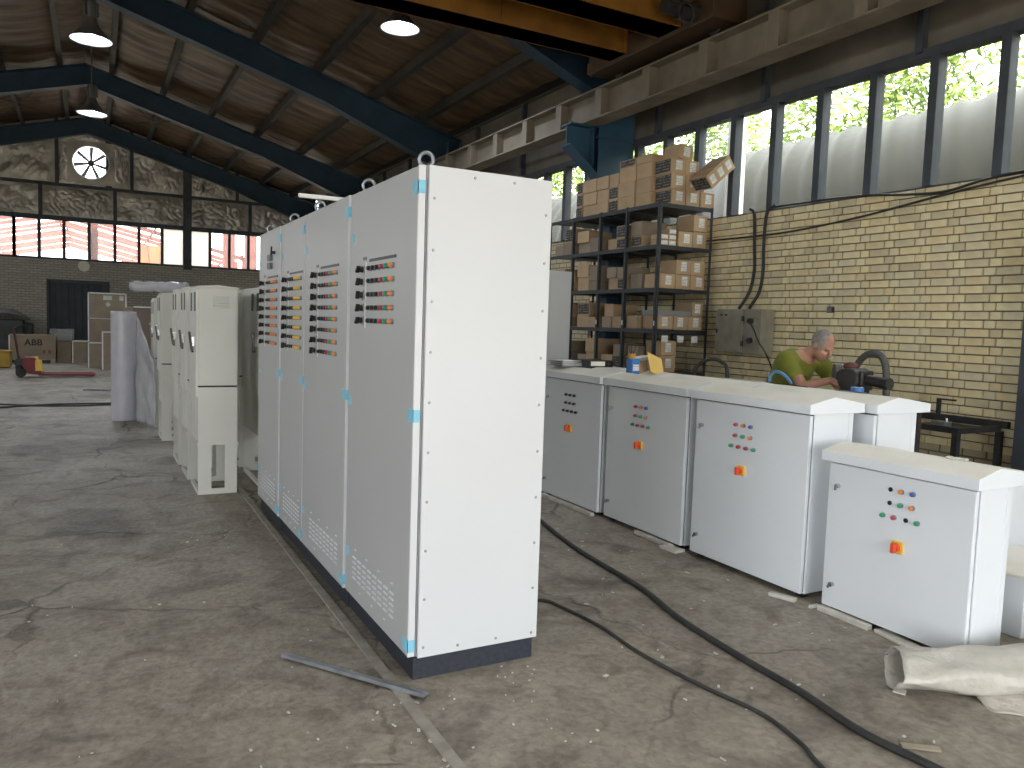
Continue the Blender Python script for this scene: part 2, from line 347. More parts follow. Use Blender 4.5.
def copy_tree(o, parent=None):
    c = o.copy(); COL.objects.link(c); c.parent = parent
    for ch in list(o.children): copy_tree(ch, c)
    return c
def smooth_path(pts, n=8):
    P = [Vector(p) for p in pts]; P = [P[0]*2-P[1]]+P+[P[-1]*2-P[-2]]; out = []
    for i in range(1, len(P)-2):
        for k in range(n):
            t = k/n; a, b, c, d = P[i-1], P[i], P[i+1], P[i+2]
            out.append(.5*((2*b)+(c-a)*t+(2*a-5*b+4*c-d)*t*t+(3*b-a-3*c+d)*t**3))
    out.append(P[-2]); return out
ORD = ['first', 'second', 'third', 'fourth', 'fifth', 'sixth', 'seventh', 'eighth', 'ninth', 'tenth']

# ================================================================== SETTING
floor = struct('floor', MB().box(XL-.3, XR+.3, YN-.3, YF+.3, -.2, 0), M_FLOOR, 'worn stained grey brown concrete workshop floor')
ground = struct('ground', MB().box(-60, 60, -60, 90, -.5, -.25), M_GROUND, 'pale dusty ground outside the hall')
trim = struct('trim_1', MB().bar((1.068, YN, .004), (1.178, 13.5, .004), .045, .014), M_RAIL, 'worn steel edge strip let into the floor along the cabinet row')

# ---- right wall
BY0, BY1, BZ0 = 3.3, 10.6, .55
wr = MB(); wr.box(XR+.012, XR+.3, YN, YF, 0, SILL)
wall_right = struct('wall_right', wr, M_MORTAR, 'buff brick side wall with dark mortar under a strip of windows')
part('brick_courses', MB().box(XR, XR+.012, YN, BY0, 0, SILL).box(XR, XR+.012, BY1, YF, 0, SILL).box(XR, XR+.012, BY0, BY1, 0, BZ0), M_BRICKTEX_Y, wall_right)
def build_bricks():
    SL, HL, J, CH = .212, .101, .011, .0795
    items = []; k = 0; z = SILL-CH
    while z > BZ0-.02:
        y = BY0+((k*.1615) % (SL+HL+2*J))-.35; st = k % 2; i = 0
        while y < BY1:
            ln = SL if (i+st) % 2 == 0 else HL
            if y >= BY0-.02 and y+ln <= BY1+.02: items.append((y, z, ln))
            y += ln+J; i += 1
        z -= CH; k += 1
    def shape(ln):
        b = MB(); hh = .0685; d = .022; e = .004; b.v = []; P = []
        for x, i in ((0, 0), (-d+e, 0), (-d, e)):
            P.append([(x, i, i), (x, ln-i, i), (x, ln-i, hh-i), (x, i, hh-i)])
        vs_ = [p for ring in P for p in ring]; fs = [(8, 9, 10, 11)]
        for r_ in range(2):
            for q in range(4): fs.append((r_*4+q, r_*4+(q+1) % 4, r_*4+4+(q+1) % 4, r_*4+4+q))
        return vs_, fs
    shp = {ln: shape(ln) for ln in (SL, HL)}
    meshes = {ln: MB().add(*shp[ln]).mesh('brick', M_BRICK) for ln in shp}
    # hidden low bricks go with the rest; the nearest visible ones are single pieces
    vis = [t for t in items if t[1] > 1.0 and t[0] > 3.65]
    vis.sort(key=lambda t: t[0]-(.25 if t[1] > 1.2 else -.6)); near = set(vis[:300])
    rest = MB()
    for t in items:
        y, z, ln = t; dx = random.uniform(-.003, .002); tw = random.uniform(-.01, .01)
        if t in near: part('brick', meshes[ln], None, wall_right, loc=(XR+.013+dx, y, z), rot=(random.uniform(-.006, .006), 0, tw))
        else:
            vs_, fs = shp[ln]; rest.add([(p[0]+XR+.013+dx, p[1]+y, p[2]+z) for p in vs_], fs)
    part('brickwork', rest, M_BRICKS, wall_right, kind='stuff')
build_bricks()
COLY = [3.3, 9.75, 15.9, 22.3]          # column / rafter lines
MULL = .66
def window_strip(side, X, n0):
    """five bays of panes between the columns, each a window with its own mullions and panes"""
    d = 1 if side == 'right' else -1; edges = ([YN]+[(-3.1)] if side == 'right' else [])+COLY+[YF]; n = n0
    for a, b in zip(edges[:-1], edges[1:]):
        f = MB(); f.box(X+.0, X+.10, a, b, SILL-.02, SILL+.008); f.box(X-.03, X+.12, a, b, HEAD, HEAD+.055)
        w = struct('window_%d' % n, f, M_FRAME, 'strip of %s panes in dark steel frame above the %s brick wall, bay %d' % ('dusty' if side == 'right' else 'clear', side, n)); n += 1
        ys = []; y = 8.11-MULL*20
        while y < b:
            if a+.1 < y < b-.1: ys.append(y)
            y += MULL if abs(y-7.45) > .01 else MULL
        ys = [a]+ys+[b]
        for y in ys: part('mullion', MB().box(X-.06, X+.07, y-.045, y+.045, SILL, HEAD), M_FRAME, w, bev=.006)
        for y0, y1 in zip(ys[:-1], ys[1:]):
            clear = side == 'right' and abs(y0-7.45) < .05
            part('pane', MB().box(X+.02, X+.026, y0+.04, y1-.04, SILL+.005, HEAD), M_CLEAR if (side == 'left' or clear) else M_GLASS, w)
    return n
nwin = window_strip('right', XR, 1)
# upper insulation panels with steel posts
part('top_rail', MB().box(XR-.02, XR+.1, YN, YF, HEAD+.055, HEAD+.095), M_FRAME, wall_right)
py = YN
def foil_panel(fn, nu, nv): return MB().grid(fn, nu, nv)
while py < YF-.3:
    y1 = min(py+2.0, YF); s_ = random.random()*50
    def fn(u, v, y0=py, y1=y1, s_=s_):
        y = y0+(y1-y0)*u; z = HEAD+.09+(roof_z(XR)-HEAD-.09)*v; e = math.sin(math.pi*u)*math.sin(math.pi*v)
        return (XR+.04-.035*e*(1+.8*noise.noise((y*3+s_, z*3, 1))), y, z)
    part('insulation_panel', foil_panel(fn, 14, 10), M_PANELD, wall_right, smooth=True)
    part('panel_post', MB().box(XR-.05, XR+.05, py-.035, py+.035, HEAD+.06, roof_z(XR)), M_FRAME, wall_right)
    py += 2.0
part('outer_cladding', MB().box(XR+.1, XR+.16, YN, YF, HEAD+.08, roof_z(XR)+.1), M_ROOF, wall_right)

# ---- left wall (out of view), with the added gate opening
wall_left = struct('wall_left', MB().box(XL-.3, XL, 3.3, YF, 0, SILL).box(XL-.3, XL, LG1, 3.3, 0, roof_z(XL)).box(XL-.3, XL, YN, LG0, 0, roof_z(XL)).box(XL-.3, XL, LG0, LG1, LGH, roof_z(XL)).box(XL-.16, XL-.02, 3.3, YF, HEAD+.1, roof_z(XL)+.1), M_BRICKTEX_Y, 'buff brick side wall left of the camera, out of view')
nwin = window_strip('left', XL, nwin)
# ---- front wall behind the camera with a wide open gate
wall_front = struct('wall_front', MB().box(XL, DOOR_X0, YN-.25, YN, 0, roof_z(XL)).box(DOOR_X1, XR, YN-.25, YN, 0, roof_z(XR)).prism(
    [(XL, DOOR_H), (XR, DOOR_H), (XR, roof_z(XR)), (RIDGE_X, RIDGE_Z), (XL, roof_z(XL))], 'y', YN-.25, YN-.001), M_BRICKTEX_X, 'end wall behind the camera with wide open gate')

# ---- far wall
FS, FH = 3.13, 4.35
wall_far = struct('wall_far', MB().box(XL, -1.27, YF, YF+.25, 0, FS).box(.395, XR, YF, YF+.25, 0, FS).box(-1.27, .395, YF, YF+.25, 2.45, FS), M_BRICKTEX_X, 'dull brick end wall with windows and foil panels above')
FP = [-2.15, -1.49, -.82, -.13, .60, 1.30, 1.99, 2.76, 3.48, 4.10, 4.73, 5.40, 6.05, 6.6, XR]
FP = [XL]+[-2.15-.68*k for k in range(7, 0, -1)]+FP
def far_windows(n):
    groups = [[p for p in FP if p <= -2.15], [p for p in FP if -2.15 <= p <= 2.76], [p for p in FP if p >= 2.76]]
    names = ['far window strip left of the red shed view', 'far window strip showing red shed roof frames', 'far window strip with frosted and clear panes on the right']
    for g, nm in zip(groups, names):
        f = MB(); f.box(g[0], g[-1], YF-.03, YF+.09, FS-.01, FS+.05); f.box(g[0], g[-1], YF-.05, YF+.1, FH-.02, FH+.06)
        w = struct('window_%d' % n, f, M_FRAME, nm); n += 1
        for x in g:
            hw = .13 if abs(x-2.76) < .01 and g[0] == 2.76 else .045
            part('mullion', MB().box(x-hw, x+hw, YF-.06, YF+.06, FS, FH), M_FRAME, w)
        for x0, x1 in zip(g[:-1], g[1:]):
            fr = abs(x0-1.99) < .02 or abs(x0-2.76) < .02
            part('pane', MB().box(x0+.04, x1-.04, YF+.01, YF+.016, FS+.04, FH-.02), M_GLASSF if fr else M_CLEAR, w)
    return n
nwin = far_windows(nwin)
def gable_panel(x0, x1, z0, z1f):
    s_ = random.random()*90
    def fn(u, v):
        x = x0+(x1-x0)*u; z1 = z1f(x) if callable(z1f) else z1f; z = z0+(z1-z0)*v
        e = min(1, 5*min(u, 1-u))*min(1, 5*min(v, 1-v))
        dg_ = (1 if s_ > 45 else -1)*x+z*.8
        d = noise.fractal((x*2.1+s_, z*2.1, s_), 1.0, 2.1, 4)*.05+.075*(1-abs(math.sin(dg_*15+6*noise.noise((x*2.0, z*2.0, s_)))))**3*max(0, noise.noise((x*1.6, z*1.6, s_+9))+.1)+.035*(1-abs(noise.noise((x*5, z*5, s_))))**5
        return (x, YF+.06-.05*e+d*e, z)
    part('insulation_panel', MB().grid(fn, 64, 42), M_FOIL, wall_far, smooth=True)
R1 = [XL, -5.6, -3.5, -1.45, .61, 2.76, 4.78, XR]
for a, b in zip(R1[:-1], R1[1:]): gable_panel(a, b, FH+.06, 5.42)
R2 = [XL, -5.2, -3.1, -1.0, .4, 1.1, 2.76, 4.35, XR]
FCX, FCZ, FRAD = -.06, 6.2, .50
for a, b in zip(R2[:-1], R2[1:]):
    if a == -1.0:
        gable_panel(-1.0, FCX-.58, 5.48, 6.78); gable_panel(-1.0, .4, 6.78, lambda x: roof_z(x)); gable_panel(FCX-.58, .4, 5.48, FCZ-.57)
    elif a == .4:
        gable_panel(FCX+.58, 1.1, 5.48, lambda x: roof_z(x))
    else: gable_panel(a, b, 5.48, lambda x: roof_z(x))
part('gable_rail', MB().box(XL, XR, YF-.06, YF+.06, 5.40, 5.49), M_FRAME, wall_far)
part('gable_rail', MB().box(XL, XR, YF-.06, YF+.06, FH+.03, FH+.12), M_FRAME, wall_far)
for x in R1[1:-1]: part('gable_post', MB().box(x-.05, x+.05, YF-.07, YF+.03, FH, 5.42), M_FRAME, wall_far)
for x in R2[1:-1]: part('gable_post', MB().box(x-.05, x+.05, YF-.07, YF+.03, 5.45, roof_z(x)), M_FRAME, wall_far)
gbk = lambda x0, x1: MB().prism([(x0, FH+.05), (x1, FH+.05), (x1, roof_z(x1)+.2), (x0, roof_z(x0)+.2)], 'y', YF+.14, YF+.2)
part('outer_cladding', gbk(XL, FCX-.56), M_ROOF, wall_far); part('outer_cladding', gbk(FCX+.56, XR), M_ROOF, wall_far)
part('outer_cladding', MB().box(FCX-.56, FCX+.56, YF+.14, YF+.2, FH+.05, FCZ-.56), M_ROOF, wall_far)
part('outer_cladding', MB().box(FCX-.56, FCX+.56, YF+.14, YF+.2, FCZ+.56, roof_z(RIDGE_X)+.2), M_ROOF, wall_far)
part('wind_post', MB().box(2.63, 2.89, YF-.14, YF-.02, FS-.1, roof_z(2.76)), M_FRAME, wall_far)

door = struct('door_1', MB().box(-1.31, -1.25, YF-.05, YF+.1, 0, 2.47).box(.375, .435, YF-.05, YF+.1, 0, 2.47).box(-1.31, .435, YF-.05, YF+.1, 2.42, 2.5), M_FRAME, 'dark sheet metal door in the far brick wall')
part('door_backing', MB().box(-1.27, .40, YF+.075, YF+.1, 0, 2.45), M_DOOR, door)
for k in range(9):
    x = -1.25+k*.1806; part('door_panel', MB().box(x+.008, x+.172, YF+.02+.015*(k % 2), YF+.07, .02, 2.42), M_DOOR, door, bev=.006)

# ---- roof
def deck(m_, x0, x1, y0, y1): m_.prism([(x0, roof_z(x0)+.18), (x1, roof_z(x1)+.18), (x1, roof_z(x1)+.28), (x0, roof_z(x0)+.28)], 'y', y0, y1)
cm_ = MB(); deck(cm_, XL-.3, RIDGE_X, YN-.3, YF+.3); deck(cm_, RIDGE_X, XR+.3, SKY1, YF+.3); deck(cm_, RIDGE_X, XR+.3, YN-.3, SKY0); deck(cm_, RIDGE_X, SKX0, SKY0, SKY1); deck(cm_, SKX1, XR+.3, SKY0, SKY1)
ceiling = struct('ceiling', cm_, M_ROOF, 'pitched workshop roof with sagging brown insulation between purlins')
for x0, x1 in ((SKX0, RIDGE_X+1.72), (RIDGE_X+1.72, SKX1)):  # added skylight, out of view
    part('added_skylight_sheet', MB().prism([(x0, roof_z(x0)+.2), (x1, roof_z(x1)+.2), (x1, roof_z(x1)+.206), (x0, roof_z(x0)+.206)], 'y', SKY0, SKY1), M_ROOFT, ceiling)
PX = [0.0, .55, 1.72, 2.9, 4.08, 5.25, 6.3, 7.1]
RY = [YN, -3.1]+COLY+[YF]
for sgn in (1, -1):
    for i, d in enumerate(PX[1:-1] if sgn < 0 else PX[1:-1]):
        x = RIDGE_X+sgn*d; z = roof_z(x)
        m_ = MB(); m_.box(x-.035, x+.035, YN, YF, z-.13, z+.03); m_.box(x-.035, x+.075, YN, YF, z-.145, z-.13)
        part('purlin', m_, M_PURLIN, ceiling)
    for a, b in zip(RY[:-1], RY[1:]):
        for p0, p1 in zip(PX[:-1], PX[1:]):
            s_ = random.random()*40; sag = random.uniform(.02, .06)
            def fn(u, v, p0=p0, p1=p1, a=a, b=b, s_=s_, sag=sag):
                x = RIDGE_X+sgn*(p0+(p1-p0)*u); y = a+(b-a)*v; e = math.sin(math.pi*u)
                rip = .022*math.sin(y*11+4*noise.noise((x*.8, y*.8, s_)))+.045*noise.noise((x*.7+s_, y*2.6, 3))
                return (x, y, roof_z(x)+.06-sag*e+rip*(.35+.65*e))
            if sgn > 0 and a == SKY0 and p0 in (.55, 1.72): continue
            if b < 2 : part('insulation_sheet', MB().grid(fn, 2, 12), M_INSUL, ceiling, smooth=True)
            else: part('insulation_sheet', MB().grid(fn, 7, 60), M_INSUL, ceiling, smooth=True)
def rafter(y):
    m_ = MB(); wv = .011; fw = .13
    for sgn in (1, -1):
        xe = XR-.02 if sgn > 0 else XL+.02
        def low(x): return roof_z(x)-.15-(.48+.30*max(0, (abs(x-RIDGE_X)-4.2)/3))
        xs = [RIDGE_X, RIDGE_X+sgn*4.2, xe]
        for x0, x1 in zip(xs[:-1], xs[1:]):
            m_.prism([(x0, low(x0)), (x1, low(x1)), (x1, roof_z(x1)-.15), (x0, roof_z(x0)-.15)], 'y', y-wv, y+wv)
            m_.prism([(x0, low(x0)-.018), (x1, low(x1)-.018), (x1, low(x1)), (x0, low(x0))], 'y', y-fw, y+fw)
            m_.prism([(x0, roof_z(x0)-.168), (x1, roof_z(x1)-.168), (x1, roof_z(x1)-.15), (x0, roof_z(x0)-.15)], 'y', y-fw, y+fw)
    part('rafter', m_, M_BLUE, ceiling)
for y in RY: rafter(min(max(y, YN+.15), YF-.18))
def column(y, X, sgn, parent):
    x0, x1 = (X-.34, X-.02) if sgn > 0 else (X+.02, X+.34)
    m_ = MB(); zt = roof_z(X)-.2
    m_.box(x0, x1, y-.008, y+.008, 0, zt); m_.box(x0, x0+.016, y-.13, y+.13, 0, zt); m_.box(x1-.016, x1, y-.13, y+.13, 0, zt)
    part('column', m_, M_BLUE2, parent)
for y in COLY[1:]:
    column(y, XR, 1, wall_right)
    m_ = MB(); m_.prism([(XR-.34, 3.62), (6.02, 4.18), (6.02, 4.47), (XR-.34, 4.47)], 'y', y-.012, y+.012)
    m_.box(6.02, XR-.34, y-.13, y+.13, 4.45, 4.475); m_.prism([(XR-.34, 3.62), (6.02, 4.18), (6.02, 4.165), (XR-.34, 3.605)], 'y', y-.13, y+.13)
    m_.box(6.42, 6.436, y-.12, y+.12, 3.9, 4.46)
    part('crane_bracket', m_, M_BLUE2, wall_right)
    # duct-like stiffened web plate between column and wall as seen beside the rack
    part('web_plate', MB().box(6.46, XR-.02, y-.20, y-.18, 3.75, 4.95).box(6.44, XR-.02, y-.22, y-.14, 4.30, 4.325), M_BLUE2, wall_right)
for y in COLY: column(y, XL, -1, wall_left)
# wind bracing rods of the last bay
for sgn in (1, -1):
    for d0, d1 in ((.4, 2.9), (2.9, .4), (2.9, 5.4), (5.4, 2.9)):
        xa, xb = RIDGE_X+sgn*d0, RIDGE_X+sgn*d1
        part('bracing_rod', MB().frustum((xa, COLY[3], roof_z(xa)-.2), (xb, YF-.2, roof_z(xb)-.2), .012, n=6), M_PURLIN, ceiling)

# ================================================================== CRANE
M_CRANED = mat('dark_brown_steel', (.075, .042, .02), .6, col2=(.045, .028, .015), scale=4)  # end carriages darker and browner than the girders
rw = thing('crane_runway_beam', 'long dusty grey runway beam with upright stiffeners along the right wall', 'beam', (6.2, 0, 4.475))
BH = .40
part('web', MB().box(.145, .165, YN, YF, .02, BH), M_RUNWAY, rw)
part('bottom_flange', MB().box(0, .31, YN, YF, 0, .022), M_RUNWAY, rw)
part('top_flange', MB().box(.0, .31, YN, YF, BH, BH+.022), M_RUNWAY, rw)
part('crane_rail', MB().box(.13, .18, YN, YF, BH+.022, BH+.07), M_IRON, rw)
sy = 6.07-1.06*10
st_me = MB().box(.012, .145, -.075, .075, .022, BH).mesh('stiffener', M_RUNWAY)
while sy < YF-1:
    part('stiffener', st_me, None, rw, loc=(0, sy, 0)); sy += 1.06
cr = thing('overhead_crane', 'yellow twin girder travelling crane under the roof', 'crane', (0, 7.9, 4.98))
def girder(y0, y1, z0=.07):
    m_ = MB(); m_.box(-6.1, 6.0, y0+.02, y1-.02, z0, z0+.50); m_.box(-6.1, 6.0, y0, y1, z0, z0+.015); m_.box(-6.1, 6.0, y0, y1, z0+.5, z0+.515)
    return m_
ga = part('girder', girder(.42, .80), M_CRANE, cr); gb = part('girder', girder(-.62, -.20), M_CRANE, cr)
for g, yy in ((ga, .41), (gb, -.63)):
    for x in (5.94, 4.2, 2.4, .6, -1.2): part('joint_plate', MB().box(x, x+.05, yy, yy+.012, .07, .58), M_CRANE, g)
part('end_carriage', MB().box(6.0, 6.5, -1.15, 1.3, .02, .30), M_CRANED, cr, bev=.01)
part('end_carriage', MB().box(-6.5, -6.1, -1.15, 1.3, .02, .30), M_CRANED, cr, bev=.01)
for y in (-.85, 1.0):
    part('wheel', MB().frustum((6.30, y, .088), (6.40, y, .088), .12, n=20), M_IRON, cr)
part('buffer', MB().box(6.02, 6.3, 1.3, 1.36, .05, .2).frustum((6.15, 1.36, .12), (6.15, 1.46, .12), .05), M_CRANE, cr)
part('drive_motor', MB().frustum((5.75, -.85, .14), (6.0, -.85, .14), .10, n=16).frustum((5.55, -.85, .14), (5.75, -.85, .14), .08, n=16), M_IRON, cr)
part('cable_loop', MB().tube([(5.75+.11*math.cos(t), -1.0, .05+.11*math.sin(t)) for t in [k*math.pi/8 for k in range(16)]], .012, 6, True), M_RUBBER, cr)
part('walkway_bracket', MB().bar((6.05, -1.1, .35), (6.05, -1.1, .9), .07, .02).bar((6.05, -1.1, .35), (5.7, -1.1, .75), .05, .02), M_CRANE, cr)

# ================================================================== LAMPS AND FAN
def lamp(loc, label, rod_to):
    t = thing('high_bay_lamp', label, 'lamp', loc, 0, 'high bay lamps under the roof')
    sd_ = part('shade', MB().lathe([(.085, .34), (.10, .26), (.17, .15), (.27, .035), (.303, 0)], (0, 0, 0), 36), M_LAMPG, t, smooth=True)
    part('reflector', MB().lathe([(.300, 0), (.26, .036), (.16, .14), (.08, .24), (0, .25)], (0, 0, 0), 36), M_REFL, sd_, smooth=True)
    h = part('housing', MB().lathe([(.0, .62), (.07, .62), (.085, .60), (.085, .34), (.0, .34)], (0, 0, 0), 20), M_LAMPG, t, smooth=True)
    for k in range(8):
        a = k*math.pi/4; part('cooling_fin', MB().obox((.095*math.cos(a), .095*math.sin(a), .47), (.035, .006, .22), Matrix.Rotation(a, 3, 'Z')), M_LAMPG, h)
    part('rod', MB().frustum((0, 0, .62), (0, 0, rod_to-loc[2]), .014, n=8), M_LAMPG, t)
    part('hanger_plate', MB().box(-.16, .16, -.02, .02, rod_to-loc[2]-.02, rod_to-loc[2]), M_LAMPG, t)
    b = part('bulb', MB().sphere((0, 0, .15), (.07, .07, .10)), mat('lamp_glow', (.80, .90, 1.0), emit=60), t, smooth=True)
    ld = bpy.data.lights.new('lamp_light', 'SPOT'); ld.energy = 220; ld.color = (.78, .88, 1); ld.spot_size = R(150); ld.spot_blend = .6; ld.shadow_soft_size = .12
    lo = bpy.data.objects.new('lamp_light', ld); COL.objects.link(lo); lo.parent = t; lo.location = (0, 0, .02)
lamp((-.016, 14.3, 5.8), 'upper of two high bay lamps hanging from the ridge', 7.6)
lamp((-.016, 19.6, 5.82), 'lower of two high bay lamps hanging from the ridge, above the round fan', 7.6)
lamp((4.25, 11.95, 6.12), 'high bay lamp close to the roof beside the yellow crane', roof_z(4.25)+.0)
fan = thing('exhaust_fan', 'round seven bladed exhaust fan in the far gable, backlit white', 'fan', (FCX, YF, FCZ))
m_ = MB(); n = 40
ringo = [(.66*max(-1, min(1, 1.42*math.cos(2*math.pi*k/n))), .66*max(-1, min(1, 1.42*math.sin(2*math.pi*k/n)))) for k in range(n)]
vs_ = [(x, -.075, z) for x, z in ringo]+[(FRAD*math.cos(2*math.pi*k/n), -.075, FRAD*math.sin(2*math.pi*k/n)) for k in range(n)]
m_.add(vs_, [(k, (k+1) % n, n+(k+1) % n, n+k) for k in range(n)])
part('mounting_plate', m_, M_FOIL, fan)
part('shroud', MB().lathe([(.50, -.16), (.53, -.16), (.53, .12), (.50, .12), (.50, -.16)], (0, 0, 0), 40, 'y'), M_REFL, fan, smooth=True)
bl = MB().add([(.07, -.02, -.03), (.49, -.03, -.055), (.49, .03, .055), (.07, .02, .03), (.07, -.012, -.035), (.49, -.022, -.06), (.49, .038, .05), (.07, .028, .025)],
              [(0, 1, 2, 3), (7, 6, 5, 4), (0, 4, 5, 1), (1, 5, 6, 2), (2, 6, 7, 3), (3, 7, 4, 0)]).mesh('blade', M_LAMPG)
for k in range(7): part('blade', bl, None, fan, rot=(0, k*2*math.pi/7+.25, 0))
part('hub', MB().frustum((0, -.08, 0), (0, .08, 0), .09, n=20), M_LAMPG, fan)
ck = thing('wall_clock', 'round cream wall clock on brick above the dark door', 'clock', (-.28, YF-.001, 2.955))
part('case', MB().frustum((0, 0, 0), (0, -.05, 0), .165, n=32), M_PAPER, ck)
part('face', MB().frustum((0, -.05, 0), (0, -.053, 0), .15, n=32), mat('cream_dial', (.80, .76, .60), .5), ck)

# ================================================================== BIG SWITCHGEAR ROW
def button_mesh(m, r=.0115, ln=.026):
    b = MB(); b.m = 0; b.frustum((0, 0, 0), (-.012, 0, 0), r*1.12, n=12); b.m = 1; b.frustum((-.012, 0, 0), (-ln+.006, 0, 0), r*.95, n=12); b.frustum((-ln+.006, 0, 0), (-ln, 0, 0), r*.95, r*.6, n=12)
    return b.mesh('push_button', [M_GALV, m])
BTN = {k: button_mesh(m) for k, m in dict(k=M_BLACK, r=M_RED, g=M_GREEN, o=M_ORANGE, b=M_BLUEB, y=M_YELLOW).items()}
BTN['h'] = MB().frustum((0, 0, 0), (-.004, 0, 0), .012, n=14).mesh('button_hole', M_BLACK)
def switch_mesh():
    b = MB(); b.m = 0; b.box(-.005, 0, -.022, .022, -.022, .022); b.m = 1; b.frustum((-.005, 0, 0), (-.02, 0, 0), .016, .014, n=14); b.obox((-.028, 0, 0), (.02, .011, .038), Matrix.Rotation(R(35), 3, 'X'))
    return b.mesh('rotary_switch', [M_ZINC, M_BLACK])
SWITCH = switch_mesh()
SCREW = MB().frustum((0, 0, 0), (0, -.004, 0), .0068, .005, n=10).mesh('screw', M_ZINC)
def eye_bolt_mesh():
    b = MB(); b.frustum((0, 0, 0), (0, 0, .012), .024, n=14); b.tube([(.030*math.cos(t), 0, .045+.030*math.sin(t)) for t in [k*2*math.pi/20 for k in range(20)]], .0085, 8, True); return b.mesh('eye_bolt', M_GALV, True)
EYE = eye_bolt_mesh()
TAPE = MB().box(-.004, .0, -.026, .026, -.027, .027).mesh('blue_tape', M_TAPE)
TAPES = MB().box(-.004, .0, -.018, .018, -.02, .02).mesh('blue_tape', M_TAPE)
def big_cabinet(x, y, L_, label, rows, bys, cols, swy, vent, near=False, meters=False):
    t = thing('switchgear_cabinet', label, 'cabinet', (x, y, 0), 0, 'tall grey switchgear cabinets in one row'); D = .635; Hh = 2.2
    part('plinth', MB().box(.028, D-.015, .0, L_, 0, .098), M_PLINTH, t)
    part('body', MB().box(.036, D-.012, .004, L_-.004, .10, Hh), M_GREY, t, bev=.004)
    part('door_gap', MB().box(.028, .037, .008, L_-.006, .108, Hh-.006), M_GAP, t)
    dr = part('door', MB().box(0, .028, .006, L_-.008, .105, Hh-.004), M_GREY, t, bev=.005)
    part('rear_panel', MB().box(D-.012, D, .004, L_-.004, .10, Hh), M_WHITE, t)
    for (ex, ey) in (((.075, .11), (.075, L_-.06)) if near else ((.075, L_-.08),)): part('eye_bolt', EYE, None, t, loc=(ex, ey, Hh), rot=(0, 0, -.45))
    for z in rows:
        for c_, yy in zip(cols, bys): part('push_button', BTN[c_], None, dr, loc=(0, yy, z))
        part('rotary_switch', SWITCH, None, dr, loc=(0, swy, z), rot=(random.choice((0, .2, -.3)), 0, 0))
        part('name_tag', MB().box(-.002, 0, swy-.05, swy-.038, z-.035, z+.035), M_PAPER, dr)
    part('label_strip', MB().box(-.003, 0, bys[0]-.03, bys[-1]+.03, rows[0]+.032, rows[0]+.046), M_BLACK, dr)
    part('name_tag', MB().box(-.003, 0, swy-.05, swy-.0, rows[0]+.045, rows[0]+.06), M_LAMPG, dr)
    v = MB(); y0, y1, z0, nc, nr = vent; dy = (y1-y0)/nc
    for i in range(nc):
        for j in range(nr):
            yy = y0+dy*(i+.12); zz = z0+.027*j; v.prism([(-.001, zz), (-.006, zz-.003), (-.006, zz+.0), (-.001, zz+.005)], 'y', yy, yy+dy*.72)
    part('louvre_vent', v, M_WHITE, dr, kind='stuff')  # white tone puts the highlights of the louvre edges into the colour
    for k in range(7):
        yy = y0+(y1-y0)*(k+.3)/7; part('vent_clip', MB().box(-.005, 0, yy, yy+.022, z0+(-.05 if k % 2 else .027*nr+.015), z0+(-.044 if k % 2 else .027*nr+.021)), M_WHITE, dr)
    if near:
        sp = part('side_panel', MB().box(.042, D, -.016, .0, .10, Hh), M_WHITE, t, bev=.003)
        for k in range(10):
            z = .145+k*.2135
            for xx in (.066, D-.03): part('screw', SCREW, None, sp, loc=(xx, -.016, z if xx < .1 else z-.02))
        for xx in (.25, .44): part('screw', SCREW, None, sp, loc=(xx, -.016, Hh-.03)); part('screw', SCREW, None, sp, loc=(xx-.02, -.016, .128))
        part('edge_strip', MB().box(.0, .03, -.004, .006, .107, Hh-.003), M_WHITE, t)  # door's return edge, its brighter light put in as white
    else:
        part('edge_strip', MB().box(.0, .03, -.001, .006, .107, Hh-.003), M_WHITE, t)  # same door edge, lit tone in the colour
    for z in (2.11, 1.155, .155): part('blue_tape', TAPE, None, dr, loc=(0, .03, z)); part('blue_tape', MB().box(0, .03, -.0055, .004, z-.027, z+.027).mesh('blue_tape', M_TAPE), None, dr)
    for z in (1.97, 1.13, .33): part('blue_tape', TAPES, None, dr, loc=(0, L_-.05, z))
    if meters:
        for z in (1.99, 1.93): part('meter', MB().box(-.02, 0, .27, .38, z-.022, z+.022), M_LAMPG, dr)
        part('key_lock', MB().frustum((0, .18, 2.02), (-.03, .18, 2.02), .012).bar((-.03, .18, 2.0), (-.03, .16, 2.06), .01, .01), M_BLACK, dr)
    return t
Z5 = [1.802, 1.741, 1.676, 1.612, 1.55]; Z8 = [1.808, 1.744, 1.679, 1.616, 1.552, 1.489, 1.425, 1.361]
X0, Y0 = 1.18, 3.052
big_cabinet(X0, Y0, .958, 'nearest tall grey switchgear cabinet, white screwed side panel, five rows of buttons', Z5, [.28, .347, .407, .475, .535, .596], 'ogrkkk', .725, (.17, .82, .215, 8, 5), near=True)
big_cabinet(X0-.010, Y0+.96, .958, 'second tall grey switchgear cabinet from the near end, eight button rows', Z8, [.20, .281, .344, .386, .452, .519], 'ogrkkk', .649, (.10, .75, .205, 8, 5))
big_cabinet(X0-.010, Y0+1.92, .70, 'third tall grey switchgear cabinet, narrow, with amber buttons', Z8, [.075, .135, .195, .255, .315, .375], 'yyykkk', .495, (.05, .55, .205, 8, 5))
big_cabinet(X0-.016, Y0+2.622, .79, 'farthest tall grey switchgear cabinet with two small meters above buttons', Z8, [.10, .16, .22, .28, .34, .40], 'oookkk', .58, (.08, .65, .205, 8, 5), meters=True)
tag(part('metal_strip', MB().box(0, .52, -.012, .012, 0, .02), M_STRIP, None, loc=(.975, 4.3, 2.202), rot=(0, -.004, -.02)), 'thin white metal strip lying on cabinet tops and sticking out over the doors', 'strip')

